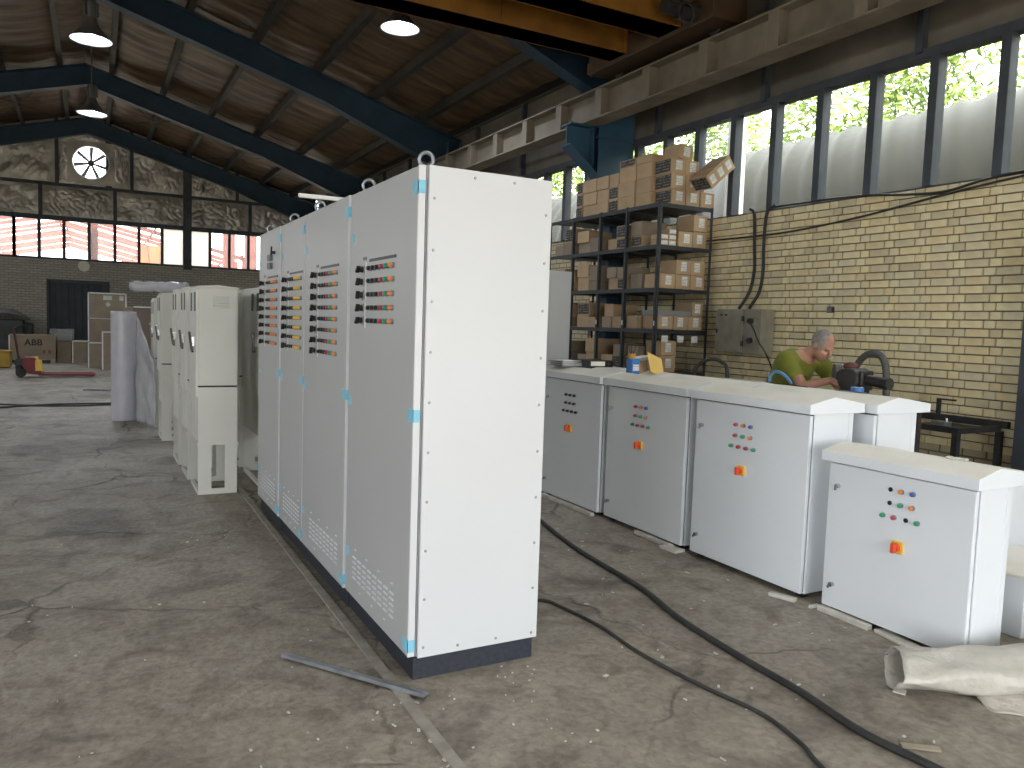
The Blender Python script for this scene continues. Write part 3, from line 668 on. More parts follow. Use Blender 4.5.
# ================================================================== LOW ROOFED CABINETS ON THE RIGHT
LOCKM = MB().frustum((0, 0, 0), (-.022, 0, 0), .013, n=12).box(-.03, -.022, -.006, .006, -.022, .008).mesh('lock', M_CHROME)
FOOT = MB().box(0, .05, 0, .05, 0, .03).mesh('foot', M_BLACK)
def iso_mesh():
    b = MB(); b.m = 0; b.box(-.014, 0, -.03, .03, -.031, .031); b.m = 1; b.frustum((-.014, 0, 0), (-.03, 0, 0), .022, n=16); b.box(-.052, -.03, -.009, .009, -.025, .025); return b.mesh('isolator_switch', [M_YELLOW, M_REDK])
ISO = iso_mesh()
def roofed_cabinet(x, y, L_, D, H, label, front=True, cols=('roY', 'rgo', 'grrg'), lid=(.055, .068), lidy=(.0, .0), rz=0., bz=.95, group='low white cabinets with sloped roofs', faded=False):
    t = thing('roofed_cabinet', label, 'cabinet', (x, y, 0), rz, group)
    part('body', MB().box(.022, D, .0, L_, .035, H), M_CABW, t, bev=.004)
    part('rear_rim', MB().box(D-.03, D+.006, -.003, .012, .035, H), M_CABW, t)
    for (a, b) in ((.04, .03), (D-.08, .03), (.04, L_-.08), (D-.08, L_-.08)): part('foot', FOOT, None, t, loc=(a, b, .005))
    part('door_seam', MB().box(.012, .024, .01, L_-.01, .045, H-.008), M_GAP, t)
    dr = part('door', MB().box(-.012, .014, .004, L_-.004, .038, H-.012), M_CABW, t, bev=.005)
    a, b = lid; rid = (D*.42)
    lo_ = part('roof_lid', MB().prism([(-a, H), (D+b, H), (D+b, H+.055), (rid, H+.098), (-a, H+.055)], 'y', -.03-lidy[0], L_+.02+lidy[1]), [M_CABW, M_LID], t, bev=.003)
    for p_ in lo_.data.polygons: p_.material_index = 1 if p_.normal.z > .5 else 0
    if front:
        yl = L_-.07
        part('lock', LOCKM, None, dr, loc=(-.012, yl, bz-.03)); part('lock', LOCKM, None, dr, loc=(-.012, yl, .17), rot=(.5, 0, 0))
        yc = L_-.45; k = dict(r='r', o='o', Y='b', g='g', h='h', b='b', k='k')
        for j, row in enumerate(cols):
            n_ = len(row)
            for i, c_ in enumerate(row):
                yy = yc+((n_-1)/2-i)*.064+(.0 if n_ == 3 else .0)
                part('push_button', BTN[k[c_]], None, dr, loc=(-.012, yy, bz+.015-j*.07))
        part('isolator_switch', ISO, None, dr, loc=(-.012, yc-.0, bz-.272))
    return t
XC = 3.632
roofed_cabinet(XC, 5.165, .905, .36, 1.10, 'farthest white roofed cabinet beside the tall row, papers on its lid', cols=('kkk', 'kkk', 'kkkk'))
roofed_cabinet(XC+.005, 4.135, .965, .36, 1.10, 'second white roofed cabinet, pen box and yellow envelope behind it', cols=('roY', 'rgo', 'grrg'), rz=-.012)
roofed_cabinet(XC, 3.075, .965, .34, 1.10, 'largest looking white roofed cabinet, third in row, taller than its near neighbour', cols=('roY', 'rgo', 'grrg'))
roofed_cabinet(XC, 2.10, .83, .26, .86, 'nearest and lowest white roofed cabinet with black empty button holes', cols=('hoY', 'hgo', 'grhg'), bz=.755, lid=(.055, .17))
roofed_cabinet(4.13, 3.03, 1.0, .37, 1.095, 'white roofed cabinet standing directly behind the third one, near end showing', front=False, lid=(.035, .10), group='back row of white roofed cabinets')
roofed_cabinet(4.13, 4.09, 1.0, .37, 1.095, 'white roofed cabinet in back row behind the second one', front=False, lid=(.035, .10), group='back row of white roofed cabinets')
roofed_cabinet(4.13, 5.15, .95, .37, 1.095, 'white roofed cabinet in back row farthest away beneath the pen box', front=False, lid=(.035, .10), group='back row of white roofed cabinets')
c5 = thing('steel_enclosure', 'grey white enclosure with silver hinge just behind the nearest low cabinet', 'cabinet', (4.27, 2.66, 0))
part('body', MB().box(0, 1.0, 0, .35, .03, .68), M_CABW, c5, bev=.005); part('hinge', MB().box(.42, .50, -.012, 0, .56, .64), M_CHROME, c5); part('top_cover', MB().box(-.005, 1.005, -.005, .355, .68, .69), M_LID, c5, bev=.003); part('plinth', MB().box(.02, .58, .02, .33, 0, .03), M_BLACK, c5)
c6 = thing('low_enclosure', 'low white box with dusty top beside the nearest cabinet, at right edge', 'cabinet', (4.26, 2.19, 0))
part('body', MB().box(0, .6, 0, .36, .0, .32), M_CABW, c6, bev=.005); part('top_cover', MB().box(-.012, .61, -.012, .372, .32, .34), M_LID, c6, bev=.003)
tc = thing('tall_enclosure', 'plain tall white cabinet partly hidden behind the end of the tall row', 'cabinet', (4.32, 7.55, 0))
part('body', MB().box(0, .49, 0, .5, .08, 2.18), M_GREY, tc, bev=.005); part('plinth', MB().box(.02, .47, .02, .48, 0, .08), M_PLINTH, tc); part('side_door', MB().box(-.022, 0, .01, .49, .1, 2.16), M_GREY, tc, bev=.004); part('handle', MB().box(-.045, -.022, .06, .085, 1.0, 1.16), M_BLACK, tc)

# ================================================================== PEDESTAL CABINETS ON THE LEFT
def pedestal(x, y, label, D=.54, h=1.78, group='cream pedestal cabinets standing in line', Wd=.32, detail=True):
    t = thing('pedestal_cabinet', label, 'cabinet', (x, y, 0), 0, group); zs = .945
    bx = part('upper_box', MB().box(0, Wd, 0, D, zs, h), M_PED, t, bev=.004)
    part('top_cap', MB().prism([(-.008, h), (Wd+.008, h), (Wd+.008, h+.012), (Wd*.5, h+.028), (-.008, h+.012)], 'y', -.008, D+.008), M_PED, t)
    part('seam', MB().box(.004, Wd-.004, .004, D-.004, zs-.014, zs+.002), M_GAP, t)
    ep = []
    for yy in (0, D-.012):
        e = MB(); e.box(0, Wd, yy, yy+.012, .43, zs-.014); e.box(0, Wd, yy, yy+.012, 0, .05); e.box(0, .11, yy, yy+.012, .05, .43); e.box(.22, Wd, yy, yy+.012, .05, .43)
        ep.append(part('end_plate', e, M_PED, t))
    for a in (-.014, Wd): part('corner_lug', MB().box(a, a+.014, .002, .02, .42, .45), M_PED, t)
    for a in (.002, Wd-.014): part('skirt', MB().box(a, a+.012, .012, D-.012, .46, zs-.014), M_PED, t)
    for a in (0, Wd-.03): part('bottom_tie', MB().box(a, a+.03, .012, D-.012, 0, .03), M_PED, t)
    for a in (.015, Wd-.022): part('front_rim', MB().box(a, a+.007, -.003, 0, zs+.02, h-.02), M_PED, t)
    for k in range(5): part('louvre', MB().prism([(-.001, h-.075-k*.021), (-.010, h-.083-k*.021), (-.010, h-.079-k*.021), (-.001, h-.070-k*.021)], 'x', .115, .245), M_PED, t)
    dr = part('side_door', MB().box(-.018, 0, .015, D-.015, zs-.10, h-.015), M_PED, t, bev=.003)
    part('door_window', MB().box(-.021, -.018, .03, .13, h-.2, h-.04), M_DKGREEN, dr); part('door_window', MB().box(-.021, -.018, .3, .4, h-.2, h-.04), M_DKGREEN, dr)
    hd = part('handle', MB().box(-.05, -.018, .10, .14, 1.28, 1.36).bar((-.04, .12, 1.24), (-.065, .05, 1.40), .02, .012), M_CHROME, dr)
    part('lock_plate', MB().box(-.03, -.018, .2, .28, 1.22, 1.34), M_BLACK, dr)
    return t
pedestal(.775, 7.06, 'nearest cream pedestal cabinet with louvred end and slotted base', D=.56)
pedestal(.76, 7.76, 'second cream pedestal cabinet, close behind the nearest one', D=.56, h=1.79)
pedestal(.75, 8.55, 'third cream pedestal cabinet in the left line', D=.56, h=1.79)
pedestal(.715, 10.24, 'fourth cream pedestal cabinet, standing after a gap in the line', D=.56, h=1.78, Wd=.34)
pedestal(.72, 11.52, 'farthest cream pedestal cabinet behind the plastic wrap roll', D=.56, h=1.74)
pedestal(1.31, 7.15, 'cream pedestal cabinet between the left line and tall switchgear row', D=.9, group='inner line of pedestal cabinets', h=1.80)
pedestal(1.30, 8.25, 'inner cream pedestal cabinet farther back beside the tall row', D=.56, group='inner line of pedestal cabinets', h=1.80)
# plastic wrap on and beside them
m_ = MB(); pts = [(.42+.05*i, 10.75-.055*i, 1.872+.004*math.sin(i*1.7)) for i in range(12)]
m_.tube(pts, [.05+.02*abs(math.sin(i*1.3))+.012*(i == 0) for i in range(12)], 12)
tag(part('plastic_roll', m_, M_SHEET, None, smooth=True), 'grey rolled plastic sheet lying across the pedestal cabinet tops', 'plastic roll')
wr_ = thing('bubble_wrap_roll', 'tall upright roll of lilac bubble wrap standing on the floor', 'wrap roll', (.37, 12.42, 0))
part('roll', MB().lathe([(.0, 0), (.165, 0), (.17, .02), (.17, 1.54), (.165, 1.56), (.05, 1.56), (.05, 1.5), (0, 1.5)], (0, 0, 0), 36), M_WRAP, wr_, smooth=False)
def flap(u, v):
    top = 1.53-.66*u**1.1; z = .01+(top-.01)*v; x = .15+.19*u; y = -.10-1.06*u+.05*math.sin(v*6+u*4)+.03*noise.noise((u*4, v*6, 2))
    return (x+.03*noise.noise((u*3, v*4, 7)), y, z)
fl = part('loose_flap', MB().grid(flap, 14, 22), M_SHEET, wr_, smooth=True); sm = fl.modifiers.new('thickness', 'SOLIDIFY'); sm.thickness = .006

# ================================================================== CARTONS, RACK
def carton(x, y, z, sx, sy, sz, label, group, sticker=None, printed=False, dull=False, rot=(0, 0, 0), edges=False, name='cardboard_box'):
    m = M_CARDD if dull else M_CARD
    t = thing(name, label, 'box', (x, y, z), 0, group); t.rotation_euler = rot
    g = .0015
    bd = part('carton', MB().box(g, sx-g, g, sy-g, 0, sz-g), m, t, bev=.004)
    part('tape_seam', MB().box(sx*.5-.004, sx*.5+.004, 0, sy, sz-g, sz-g+.001), M_CARDD, t)
    if sticker:
        w, h, cx, cz = sticker; part('sticker', MB().box(sx*cx-w/2, sx*cx+w/2, -.0015, g, sz*cz-h/2, sz*cz+h/2), M_STICK, t)
    if printed: part('printed_panel', MB().box(-.0015, g, sy*.06, sy*.94, sz*.1, sz*.92), M_PRINT, t)
    if edges:
        e = .03
        for a in ((0, e, 0, sz), (sx-e, sx, 0, sz)): part('edge_strip', MB().box(a[0], a[1], -.012, .0, a[2], a[3]), M_STRIP, t)
        part('edge_strip', MB().box(0, sx, -.012, 0, sz-e, sz), M_STRIP, t)
    return t
RX0, RX1 = 6.10, 6.96
RYU = [7.64, 8.30, 8.90, 9.58, 10.25]
SHZ = [.45, 1.02, 1.555, 2.07, 2.60, 3.11]
rk = thing('storage_rack', 'dark steel shelving rack loaded with cardboard boxes against the brick wall', 'shelf', (0, 0, 0))
for y in RYU:
    for x in (RX0, RX1-.04):
        part('upright', MB().box(x, x+.04, y-.004, y, 0, 3.12).box(x+.036 if x > 6.5 else x, x+.04 if x > 6.5 else x+.004, y-.004, y+.036, 0, 3.12), M_RACK, rk)
for z in SHZ:
    for a, b in zip(RYU[:-1], RYU[1:]):
        part('shelf_board', MB().box(RX0+.002, RX1-.002, a+.002, b-.008, z-.022, z).box(RX0+.002, RX0+.008, a+.002, b-.008, z-.05, z-.02).box(RX0+.002, RX1-.002, a+.002, a+.008, z-.05, z-.02), M_RACK, rk)
for a in RYU[:3]: part('upright_tag', MB().box(RX0-.004, RX0, a+.0, a+.02, 1.60, 1.66), M_PAPER, rk)
for x in (6.22, 6.47, 6.70): part('shelf_tag', MB().box(x, x+.10, RYU[0]-.006, RYU[0]-.001, 1.40, 1.485), M_STICK, rk)
G = 'cartons stored on the steel rack'
SK = (.10, .115, .55, .55)
# cartons on top, end columns facing the camera
cnt = 0
top_rows = [[(6.29, 0), (6.52, .0), (6.745, -.02)], [(6.28, .0), (6.515, .01)], [(6.265, .0), (6.50, .015)]]
zz = 3.113
for r_, row in enumerate(top_rows):
    for i, (x, dy) in enumerate(row):
        carton(x, 7.66+dy, zz, .222, .33, .187, 'stickered carton atop rack end, %s column from left, %s tier from the bottom' % (ORD[i], ORD[r_]), G, SK, printed=(i == 0))
    zz += .188
carton(6.42, 7.72, zz+.024, .222, .30, .175, 'single stickered carton crowning the stack at the rack end', G, SK, rot=(0, .10, 0))
# cartons behind them along the rack top
cols = [(8.0, .31, 4), (8.32, .36, 4), (8.69, .22, 3), (8.92, .28, 3), (9.21, .34, 3), (9.56, .16, 3)]
for i, (y, dy, nt) in enumerate(cols):
    z = 3.113
    for k in range(nt):
        h = .187 if nt == 4 else .175
        if nt == 4 and k == 3: h = .10
        pr = (i == 2 and k < 2) or (i == 5) or (i == 1 and k == 3)
        carton(6.22+random.uniform(-.01, .01), y, z, .42, dy-.004, h, '%s carton on rack top, %s stack from near end, %s tier up' % ('black printed' if pr else 'plain brown', ORD[i+1], ORD[k]), G, None, pr); z += h+.001
for i, (y, dy) in enumerate(((8.05, .62), (8.70, .85))):
    carton(6.66, y, 3.113, .28, dy-.01, .66-.08*i, 'large plain carton on rack top behind the %s stacks' % ('nearer', 'farther')[i], G)
# toppled cartons leaning over the rack end toward the window
for k, (x, y, z) in enumerate(((6.655, 7.34, 3.29), (6.774, 7.34, 3.39), (6.893, 7.34, 3.49))):
    carton(x, y, z, .155, .30, .18, 'toppled black sided carton leaning over the rack end, %s from left' % ORD[k], 'toppled cartons by the window', (.09, .10, .5, .5), printed=True, rot=(0, R(-40), 0))
# lower shelves, near bay facing the camera
E2 = [(6.685, 2.603, .23, .30, .205, 0, 'lower right'), (6.45, 2.603, .23, .30, .19, 0, 'lower middle'), (6.69, 2.812, .225, .33, .205, 0, 'upper right'),
      (6.20, 2.075, .235, .32, .18, 1, 'lower left'), (6.442, 2.075, .235, .32, .18, 1, 'lower middle'), (6.683, 2.075, .232, .32, .18, 1, 'lower right'), (6.44, 2.257, .235, .32, .18, 1, 'upper middle'), (6.68, 2.257, .235, .32, .18, 1, 'upper right'),
      (6.20, 1.56, .235, .32, .175, 2, 'lower left'), (6.442, 1.56, .235, .32, .175, 2, 'lower middle'), (6.683, 1.56, .232, .32, .175, 2, 'lower right'), (6.73, 1.738, .185, .32, .18, 2, 'upper right'),
      (6.24, 1.025, .26, .32, .20, 3, 'lower'), (6.26, 1.228, .24, .30, .19, 3, 'upper'), (6.24, .455, .30, .32, .25, 4, 'left'), (6.60, .455, .30, .32, .3, 4, 'right')]
SHN = ['second shelf', 'third shelf', 'fourth shelf', 'fifth shelf', 'lowest shelf']
for (x, z, sx, sy, sz, lv, wh) in E2:
    carton(x, 7.68+random.uniform(0, .01), z, sx, sy, sz, '%s stickered carton at the rack near end, %s from top' % (wh, SHN[lv]), G, (.09, .115, random.uniform(.42, .62), .55))
for k, (i, j) in enumerate(((0, 0), (0, 1), (1, 0), (1, 1), (1, 2))):
    carton(6.17+.125*i, 7.68, 2.603+.07*j, .12, .2, .066, 'small white fronted carton on second shelf, %s of five in the little stack' % ORD[k], 'small white fronted cartons', (.10, .045, .5, .5))
tag(part('flat_tray', MB().box(0, .52, 0, .34, 0, .06), mat('grey_plastic', (.24, .25, .26), .5), None, loc=(6.19, 7.68, 1.737)), 'flat grey plastic tray lying on cartons on the fourth shelf down', 'tray')
# bays seen from the front of the rack
BN = ['near', 'second', 'third', 'farthest']
for b_, (a, e) in enumerate(zip(RYU[:-1], RYU[1:])):
    for lv, z in enumerate(SHZ[:-1]):
        if b_ == 0: a2 = a+.40
        else: a2 = a+.04
        y = a2; k = 0
        while y < e-.14:
            w = min(random.uniform(.2, .31), e-.02-y)
            if w < .12: break
            nt = 1 if random.random() < .35 else 2; zc = z+.003
            for q in range(nt):
                h = random.uniform(.13, .20)
                if zc+h > (SHZ[lv+1]-.06): break
                carton(RX0+.03+random.uniform(0, .05), y, zc, .40, w-.006, h, '%s carton in %s bay, %s shelf up, %s from near side%s' % ('brown', BN[b_], ORD[lv], ORD[k], ', stacked on another' if q else ', on the board'), G, None, random.random() < .22, dull=random.random() < .3); zc += h+.001
            y += w; k += 1

# ================================================================== FAR END CLUTTER
GF = 'cartons by the far wall'
def far_box(x0, x1, y, z0, z1, label, depth=.6, edges=True): return carton(x0, y, z0, x1-x0, depth, z1-z0, label, GF, None, False, True, edges=edges)
bb = far_box(-2.16, -1.0, 26.3, .10, .80, 'wide low brown carton with dark lettering before the far brick wall', .7, edges=False)
fc = bpy.data.curves.new('lettering', 'FONT'); fc.body = 'ABB'; fc.size = .25; fc.extrude = .002; fc.materials.append(M_LETTER); fc.offset = .006
f0 = bpy.data.objects.new('lettering_curve', fc); COL.objects.link(f0); dg0 = bpy.context.evaluated_depsgraph_get()
fme = bpy.data.meshes.new_from_object(f0.evaluated_get(dg0), depsgraph=dg0); bpy.data.objects.remove(f0)
fo = bpy.data.objects.new('lettering', fme); COL.objects.link(fo); fo.parent = bb; fo.location = (.38, -.004, .40); fo.rotation_euler = (R(90), 0, 0)
for k, x in enumerate((.83, .97)): part('arrow_mark', MB().box(x, x+.07, -.003, 0, .16, .26), mat('faded_red_print', (.25, .1, .08), .8), bb)
part('edge_strip', MB().box(0, .03, -.012, 0, 0, .68), M_STRIP, bb)
pl = thing('wooden_pallet', 'wooden pallet under the wide lettered carton', 'pallet', (-2.25, 26.25, 0))
for k in range(3): part('runner', MB().box(k*.56, k*.56+.12, 0, .8, 0, .08), M_WOODY, pl)
for k in range(5): part('plank', MB().box(0, 1.25, k*.17, k*.17+.12, .08, .10), M_WOODY, pl)
far_box(-.97, -.62, 26.5, 0.0, .95, 'narrow brown carton between the lettered carton and small edged carton', .6, edges=False)
far_box(-.58, -.14, 26.1, 0.0, .66, 'small white edged carton left of the tall carton stack', .5)
far_box(-.16, .21, 23.9, 0.0, .70, 'white edged carton at lower left of the tall stack', .55)
far_box(.17, .50, 23.1, 0.0, 1.02, 'tall narrow white edged carton in front of the stack, beside wrap roll', .6)
far_box(-.16, .78, 24.5, 0.0, 1.36, 'white edged carton in the middle of the tall stack', .8)
bt = far_box(-.16, .80, 24.45, 1.363, 2.06, 'white edged carton on top of the tall stack with pale stickers', .8)
part('sticker', MB().box(.38, .60, -.004, 0, .5, .62), M_FOAM, bt); part('sticker', MB().frustum((.50, 0, .38), (.50, -.004, .38), .06, n=16), M_FOAM, bt); part('sticker', MB().box(.78, .88, -.004, 0, .5, .62), M_FOAM, bt)
pc = thing('wrapped_parcel', 'dark brown parcel with cut corner half wrapped in plastic behind the roll', 'parcel', (.62, 15.2, .85))
part('parcel_body', MB().prism([(0, .2), (.18, 0), (.62, .22), (.62, .62), (.52, .80), (0, .80)], 'y', 0, .4), mat('dark_brown_card', (.155, .115, .085), .7), pc); part('edge_strip', MB().box(-.012, .5, -.012, .0, .785, .805), M_STRIP, pc); part('side_strip', MB().box(-.14, -.015, -.01, .4, .0, .78), M_CARDD, pc)
tb = thing('parcel_stand', 'grey steel trestle carrying the dark brown parcel', 'stand', (.5, 15.2, 0))
for x in (0, .78):
    for y in (0, .38): part('leg', MB().box(x, x+.04, y, y+.04, 0, .80), M_LAMPG, tb)
part('top_plate', MB().box(-.04, .86, -.02, .44, .80, .85), M_LAMPG, tb)
wo = tag(part('plastic_sheet', MB().grid(lambda u, v: (-1.15+.62*u+.04*noise.noise((u*4, v*4, 1)), 26.46+.7*max(0, v-.45)-.03*noise.noise((u*5, v*5, 4)), .62+.36*min(1, v/.45)+.015*noise.noise((u*6, v*5, 3))), 14, 8), M_SHEET2, None, smooth=True), 'crumpled clear plastic hanging over the narrow carton', 'plastic sheet')
wo.modifiers.new('thickness', 'SOLIDIFY').thickness = .006
yb = thing('yellow_bin', 'yellow plastic bin at the left edge near the pallet truck', 'bin', (-2.75, 23.8, 0))
part('tub', MB().box(0, .82, 0, .5, .02, .42), M_BIN, yb, bev=.02); part('rim', MB().box(-.02, .84, -.02, .52, .40, .45), M_BIN, yb, bev=.01)
cm = thing('covered_machine', 'dark machine under a pale grey plastic hood at the left edge', 'machine', (-3.25, 27.72, 0))
part('machine_body', MB().box(0, 1.35, 0, .6, 0, 1.2), M_DKGREEN, cm, bev=.03); part('side_column', MB().box(1.15, 1.60, .1, .5, .0, 1.1), M_IRON, cm, bev=.03); part('hand_wheel', MB().tube([(1.3+.16*math.cos(t), -.04, .85+.16*math.sin(t)) for t in [k*.3927 for k in range(16)]], .02, 6, True), M_IRON, cm)
hd_ = part('hood', MB().grid(lambda u, v: (-.1+1.6*u, -.06+.70*v, 1.21+.34*math.sin(math.pi*min(1, u*.85+.1))**.6*(.6+.4*math.sin(math.pi*v))+.05*noise.noise((u*5, v*4, 1))-.5*max(0, u-.85)), 20, 12), M_CLOTHG, cm, smooth=True); hd_.modifiers.new('thickness', 'SOLIDIFY').thickness = .03
pj = thing('pallet_truck', 'red hand pallet truck parked by the far cartons', 'pallet truck', (-1.45, 20.7, 0))
for y in (-.27, .11): part('fork', MB().prism([(.32, .05), (1.40, .04), (1.48, .06), (1.40, .10), (.32, .10)], 'y', y, y+.16), M_TRUCK, pj, bev=.01)
part('fork_frame', MB().prism([(.12, .1), (.42, .06), (.36, .18), (.26, .46), (.05, .46), (.0, .3)], 'y', -.27, .27), M_TRUCK, pj, bev=.01)
part('warning_plate', MB().prism([(.27, .46), (.285, .46), (.42, .14), (.405, .14)], 'y', -.3, .3).box(.27, .40, -.285, -.272, .16, .40), M_YELLOW, pj)
part('pump', MB().frustum((-.04, 0, .1), (-.04, 0, .42), .09, n=16).box(-.14, .04, -.12, .12, .28, .40), M_IRON, pj)
for y in (-.11, .05): part('steer_wheel', MB().frustum((-.02, y, .10), (-.02, y+.06, .10), .10, n=20), M_RUBBER, pj)
part('handle', MB().frustum((-.06, 0, .42), (-.14, 0, .98), .025, n=10).tube([(-.14, 0, .98), (-.14, .12, 1.02), (-.14, .1, 1.12), (-.14, -.1, 1.12), (-.14, -.12, 1.02)], .016, 8, True), M_TRUCKD, pj)
for k, (x0, y0, x1, y1, r) in enumerate(((-3, 14.9, .4, 14.4, .012), (-3, 13.95, .3, 14.6, .014))):
    tag(part('floor_cable', MB().tube(smooth_path([(x0, y0, r), (x0+1.2, y0+.05, r), (x1-1, y1-.06, r), (x1, y1, r)]), r, 8), M_RUBBER, None, smooth=True), '%s black cable lying across the floor left of the wrap roll' % ('farther', 'nearer')[k], 'cable')
tag(part('steel_rod', MB().frustum((-.2, 17.2, .015), (.35, 17.0, .015), .015, n=8), M_GALV, None), 'short pale steel rod lying on the floor by the wrap roll', 'rod')

# ================================================================== RIGHT WALL FITTINGS
eb = thing('electrical_box', 'old grey electrical distribution box on the brick wall', 'electrical box', (6.86, 6.63, 1.30))
part('case', MB().box(.0, .215, 0, .73, 0, .53), M_EBOX, eb, bev=.006)
dr = part('door', MB().box(-.02, 0, .27, .725, .015, .52), M_EBOX, eb, bev=.005)
for z in (.12, .42): part('hinge', MB().box(-.03, -.018, .255, .285, z-.03, z+.03), M_IRON, dr)
for y in (.55, .63): part('indicator', MB().frustum((-.02, y, .46), (-.032, y, .46), .014, n=12), M_BLACK, dr)
part('latch', MB().box(-.032, -.02, .69, .71, .24, .29), M_BLACK, dr)
for z in (.16, .39):
    s_ = part('socket', MB().box(-.03, 0, .08, .2, z-.05, z+.05), M_EBOX, eb); part('plug', MB().frustum((-.03, .12, z), (-.075, .11, z), .035, n=14), M_BLACK, s_)
tag(part('plug_cable', MB().tube(smooth_path([(6.775, 6.735, 1.68), (6.775, 6.66, 1.60), (6.80, 6.59, 1.45), (6.90, 6.52, 1.25), (7.03, 6.50, .9), (7.05, 6.50, .3)]), .009, 7), M_RUBBER, None, smooth=True), 'thin black cable hanging from the electrical box socket', 'cable')
for k, pts in enumerate(([(7.06, 7.10, 3.06), (7.05, 7.02, 2.98), (7.05, 6.99, 2.6), (7.05, 6.97, 2.3), (7.05, 7.03, 2.05), (6.98, 7.12, 1.84)], [(7.06, 6.70, 3.06), (7.05, 6.82, 2.97), (7.05, 6.84, 2.6), (7.05, 6.83, 2.3), (7.05, 6.87, 2.05), (6.98, 6.95, 1.84)])):
    tag(part('conduit_hose', MB().tube(smooth_path(pts), .019, 8), M_RUBBER, None, smooth=True), '%s black conduit hose curving down the bricks to the electrical box' % ('left', 'right')[k], 'conduit', 'conduit hoses above the electrical box')
def cab(name, pts, r, label, z=None, m=M_RUBBER): return tag(part(name, MB().tube(smooth_path(pts), r, 7), m, None, smooth=True), label, 'cable')
cab('wall_cable', [(7.05, 3.0, 3.02), (7.05, 3.9, 2.98), (7.05, 4.7, 2.90), (7.05, 5.5, 2.80), (7.05, 6.4, 2.73), (7.05, 7.1, 2.72), (7.05, 7.9, 2.73)], .011, 'lower black cable sagging along the top of the brick wall')
cab('wall_cable', [(7.05, 3.0, 3.04), (7.05, 4.1, 3.01), (7.05, 4.6, 2.94), (7.05, 5.0, 2.96), (7.05, 5.6, 3.02), (7.05, 6.5, 3.035), (7.05, 6.72, 3.03)], .013, 'upper black cable running along the sill of the dusty windows')
so_ = thing('wall_socket', 'small dark socket box on bricks above the man', 'socket', (7.05, 5.80, 1.80)); part('back_box', MB().box(0, .036, 0, .075, 0, .065), M_IRON, so_, bev=.004); part('cover', MB().box(-.008, 0, .008, .067, .008, .057), M_LAMPG, so_)
wp = thing('steel_post', 'dark steel channel post against the brick wall at right edge', 'post', (6.86, 3.36, 0)); part('web', MB().box(.0, .014, 0, .36, 0, 2.62), M_FRAME, wp); part('flange', MB().box(.014, .18, 0, .014, 0, 2.62), M_FRAME, wp); part('flange', MB().box(.014, .18, .346, .36, 0, 2.62), M_FRAME, wp)

# black welded bench at the wall
wb = thing('welded_bench', 'black welded steel bench by the brick wall at right', 'bench', (6.30, 3.86, 0))
for (x, y) in ((0, 0), (.62, 0), (0, 1.3), (.62, 1.3)): part('leg', MB().box(x, x+.05, y, y+.05, 0, .77), M_IRON, wb)
part('side_rail', MB().box(0, .05, 0, 1.35, .77, .82), M_IRON, wb); part('side_rail', MB().box(.62, .67, -.05, 1.35, .80, .86), M_IRON, wb)
part('end_rail', MB().box(.05, .62, 0, .05, .77, .82), M_IRON, wb); part('end_rail', MB().box(.05, .62, 1.3, 1.35, .77, .82), M_IRON, wb)
part('tool_tray', MB().box(.05, .62, .12, .55, .775, .79), M_IRON, wb)
vc = thing('bench_clamp', 'small black clamp standing on the bench rail', 'clamp', (6.94, 4.45, .86)); part('clamp_post', MB().box(-.015, .015, -.015, .015, 0, .14), M_IRON, vc); part('clamp_bar', MB().box(-.01, .01, -.16, .02, .13, .145), M_IRON, vc)
tb_ = thing('tool_block', 'small grey metal block lying on the bench shelf', 'tool', (6.42, 4.05, .791)); part('block', MB().box(0, .10, 0, .13, 0, .055), M_GALV, tb_, bev=.004); part('pin', MB().frustum((.05, .02, .055), (.05, .02, .085), .012), M_CHROME, tb_)

# bench, machine and hose in front of the man
mb_ = thing('work_table', 'low steel work table hidden behind the roofed cabinets under the machine', 'table', (4.95, 3.70, 0))
for (x, y) in ((0, 0), (.57, 0), (0, .65), (.57, .65)): part('leg', MB().box(x, x+.05, y, y+.05, 0, 1.0), M_IRON, mb_)
part('table_top', MB().box(-.03, .65, -.03, .73, 1.0, 1.03), M_GALV, mb_)
mc = thing('bending_machine', 'black motor driven machine on the table before the man', 'machine', (5.24, 4.07, 1.03))
part('gear_case', MB().frustum((-.09, -.01, .185), (.11, -.01, .185), .092, n=22), M_IRON, mc, bev=.012); part('flange_plate', MB().box(-.06, .08, -.12, -.09, .11, .26), M_IRON, mc, bev=.01); part('rear_housing', MB().frustum((0, .05, .2), (0, .11, .2), .065, n=16), M_IRON, mc)
part('motor', MB().frustum((0, -.13, .19), (0, -.29, .175), .042, n=18), M_IRON, mc); part('motor_cap', MB().frustum((0, -.29, .175), (0, -.32, .175), .045, n=18), M_RUBBER, mc)
part('red_cap', MB().sphere((0, .03, .285), (.06, .06, .035)), mat('rust_red', (.10, .03, .025), .6), mc, smooth=True)
part('guard_disc', MB().frustum((-.02, .17, .23), (.02, .14, .23), .07, n=24), M_LAMPG, mc); part('shaft', MB().frustum((0, .09, .23), (0, .15, .23), .022, n=12), M_CHROME, mc)
part('base_plate', MB().box(-.14, .16, -.20, .14, 0, .02), M_IRON, mc); part('pedestal', MB().box(-.07, .09, -.08, .07, .02, .11), M_IRON, mc)
tag(part('extraction_hose', MB().tube(smooth_path([(5.50, 4.27, 1.04), (5.50, 4.265, 1.26), (5.50, 4.21, 1.37), (5.50, 4.12, 1.42), (5.50, 4.03, 1.40), (5.50, 3.98, 1.29), (5.50, 3.96, 1.035)], 10), [.026+.0025*(i % 2) for i in range(61)], 12), M_HOSE, None, smooth=True), 'grey ribbed hose arching above the black machine', 'hose')
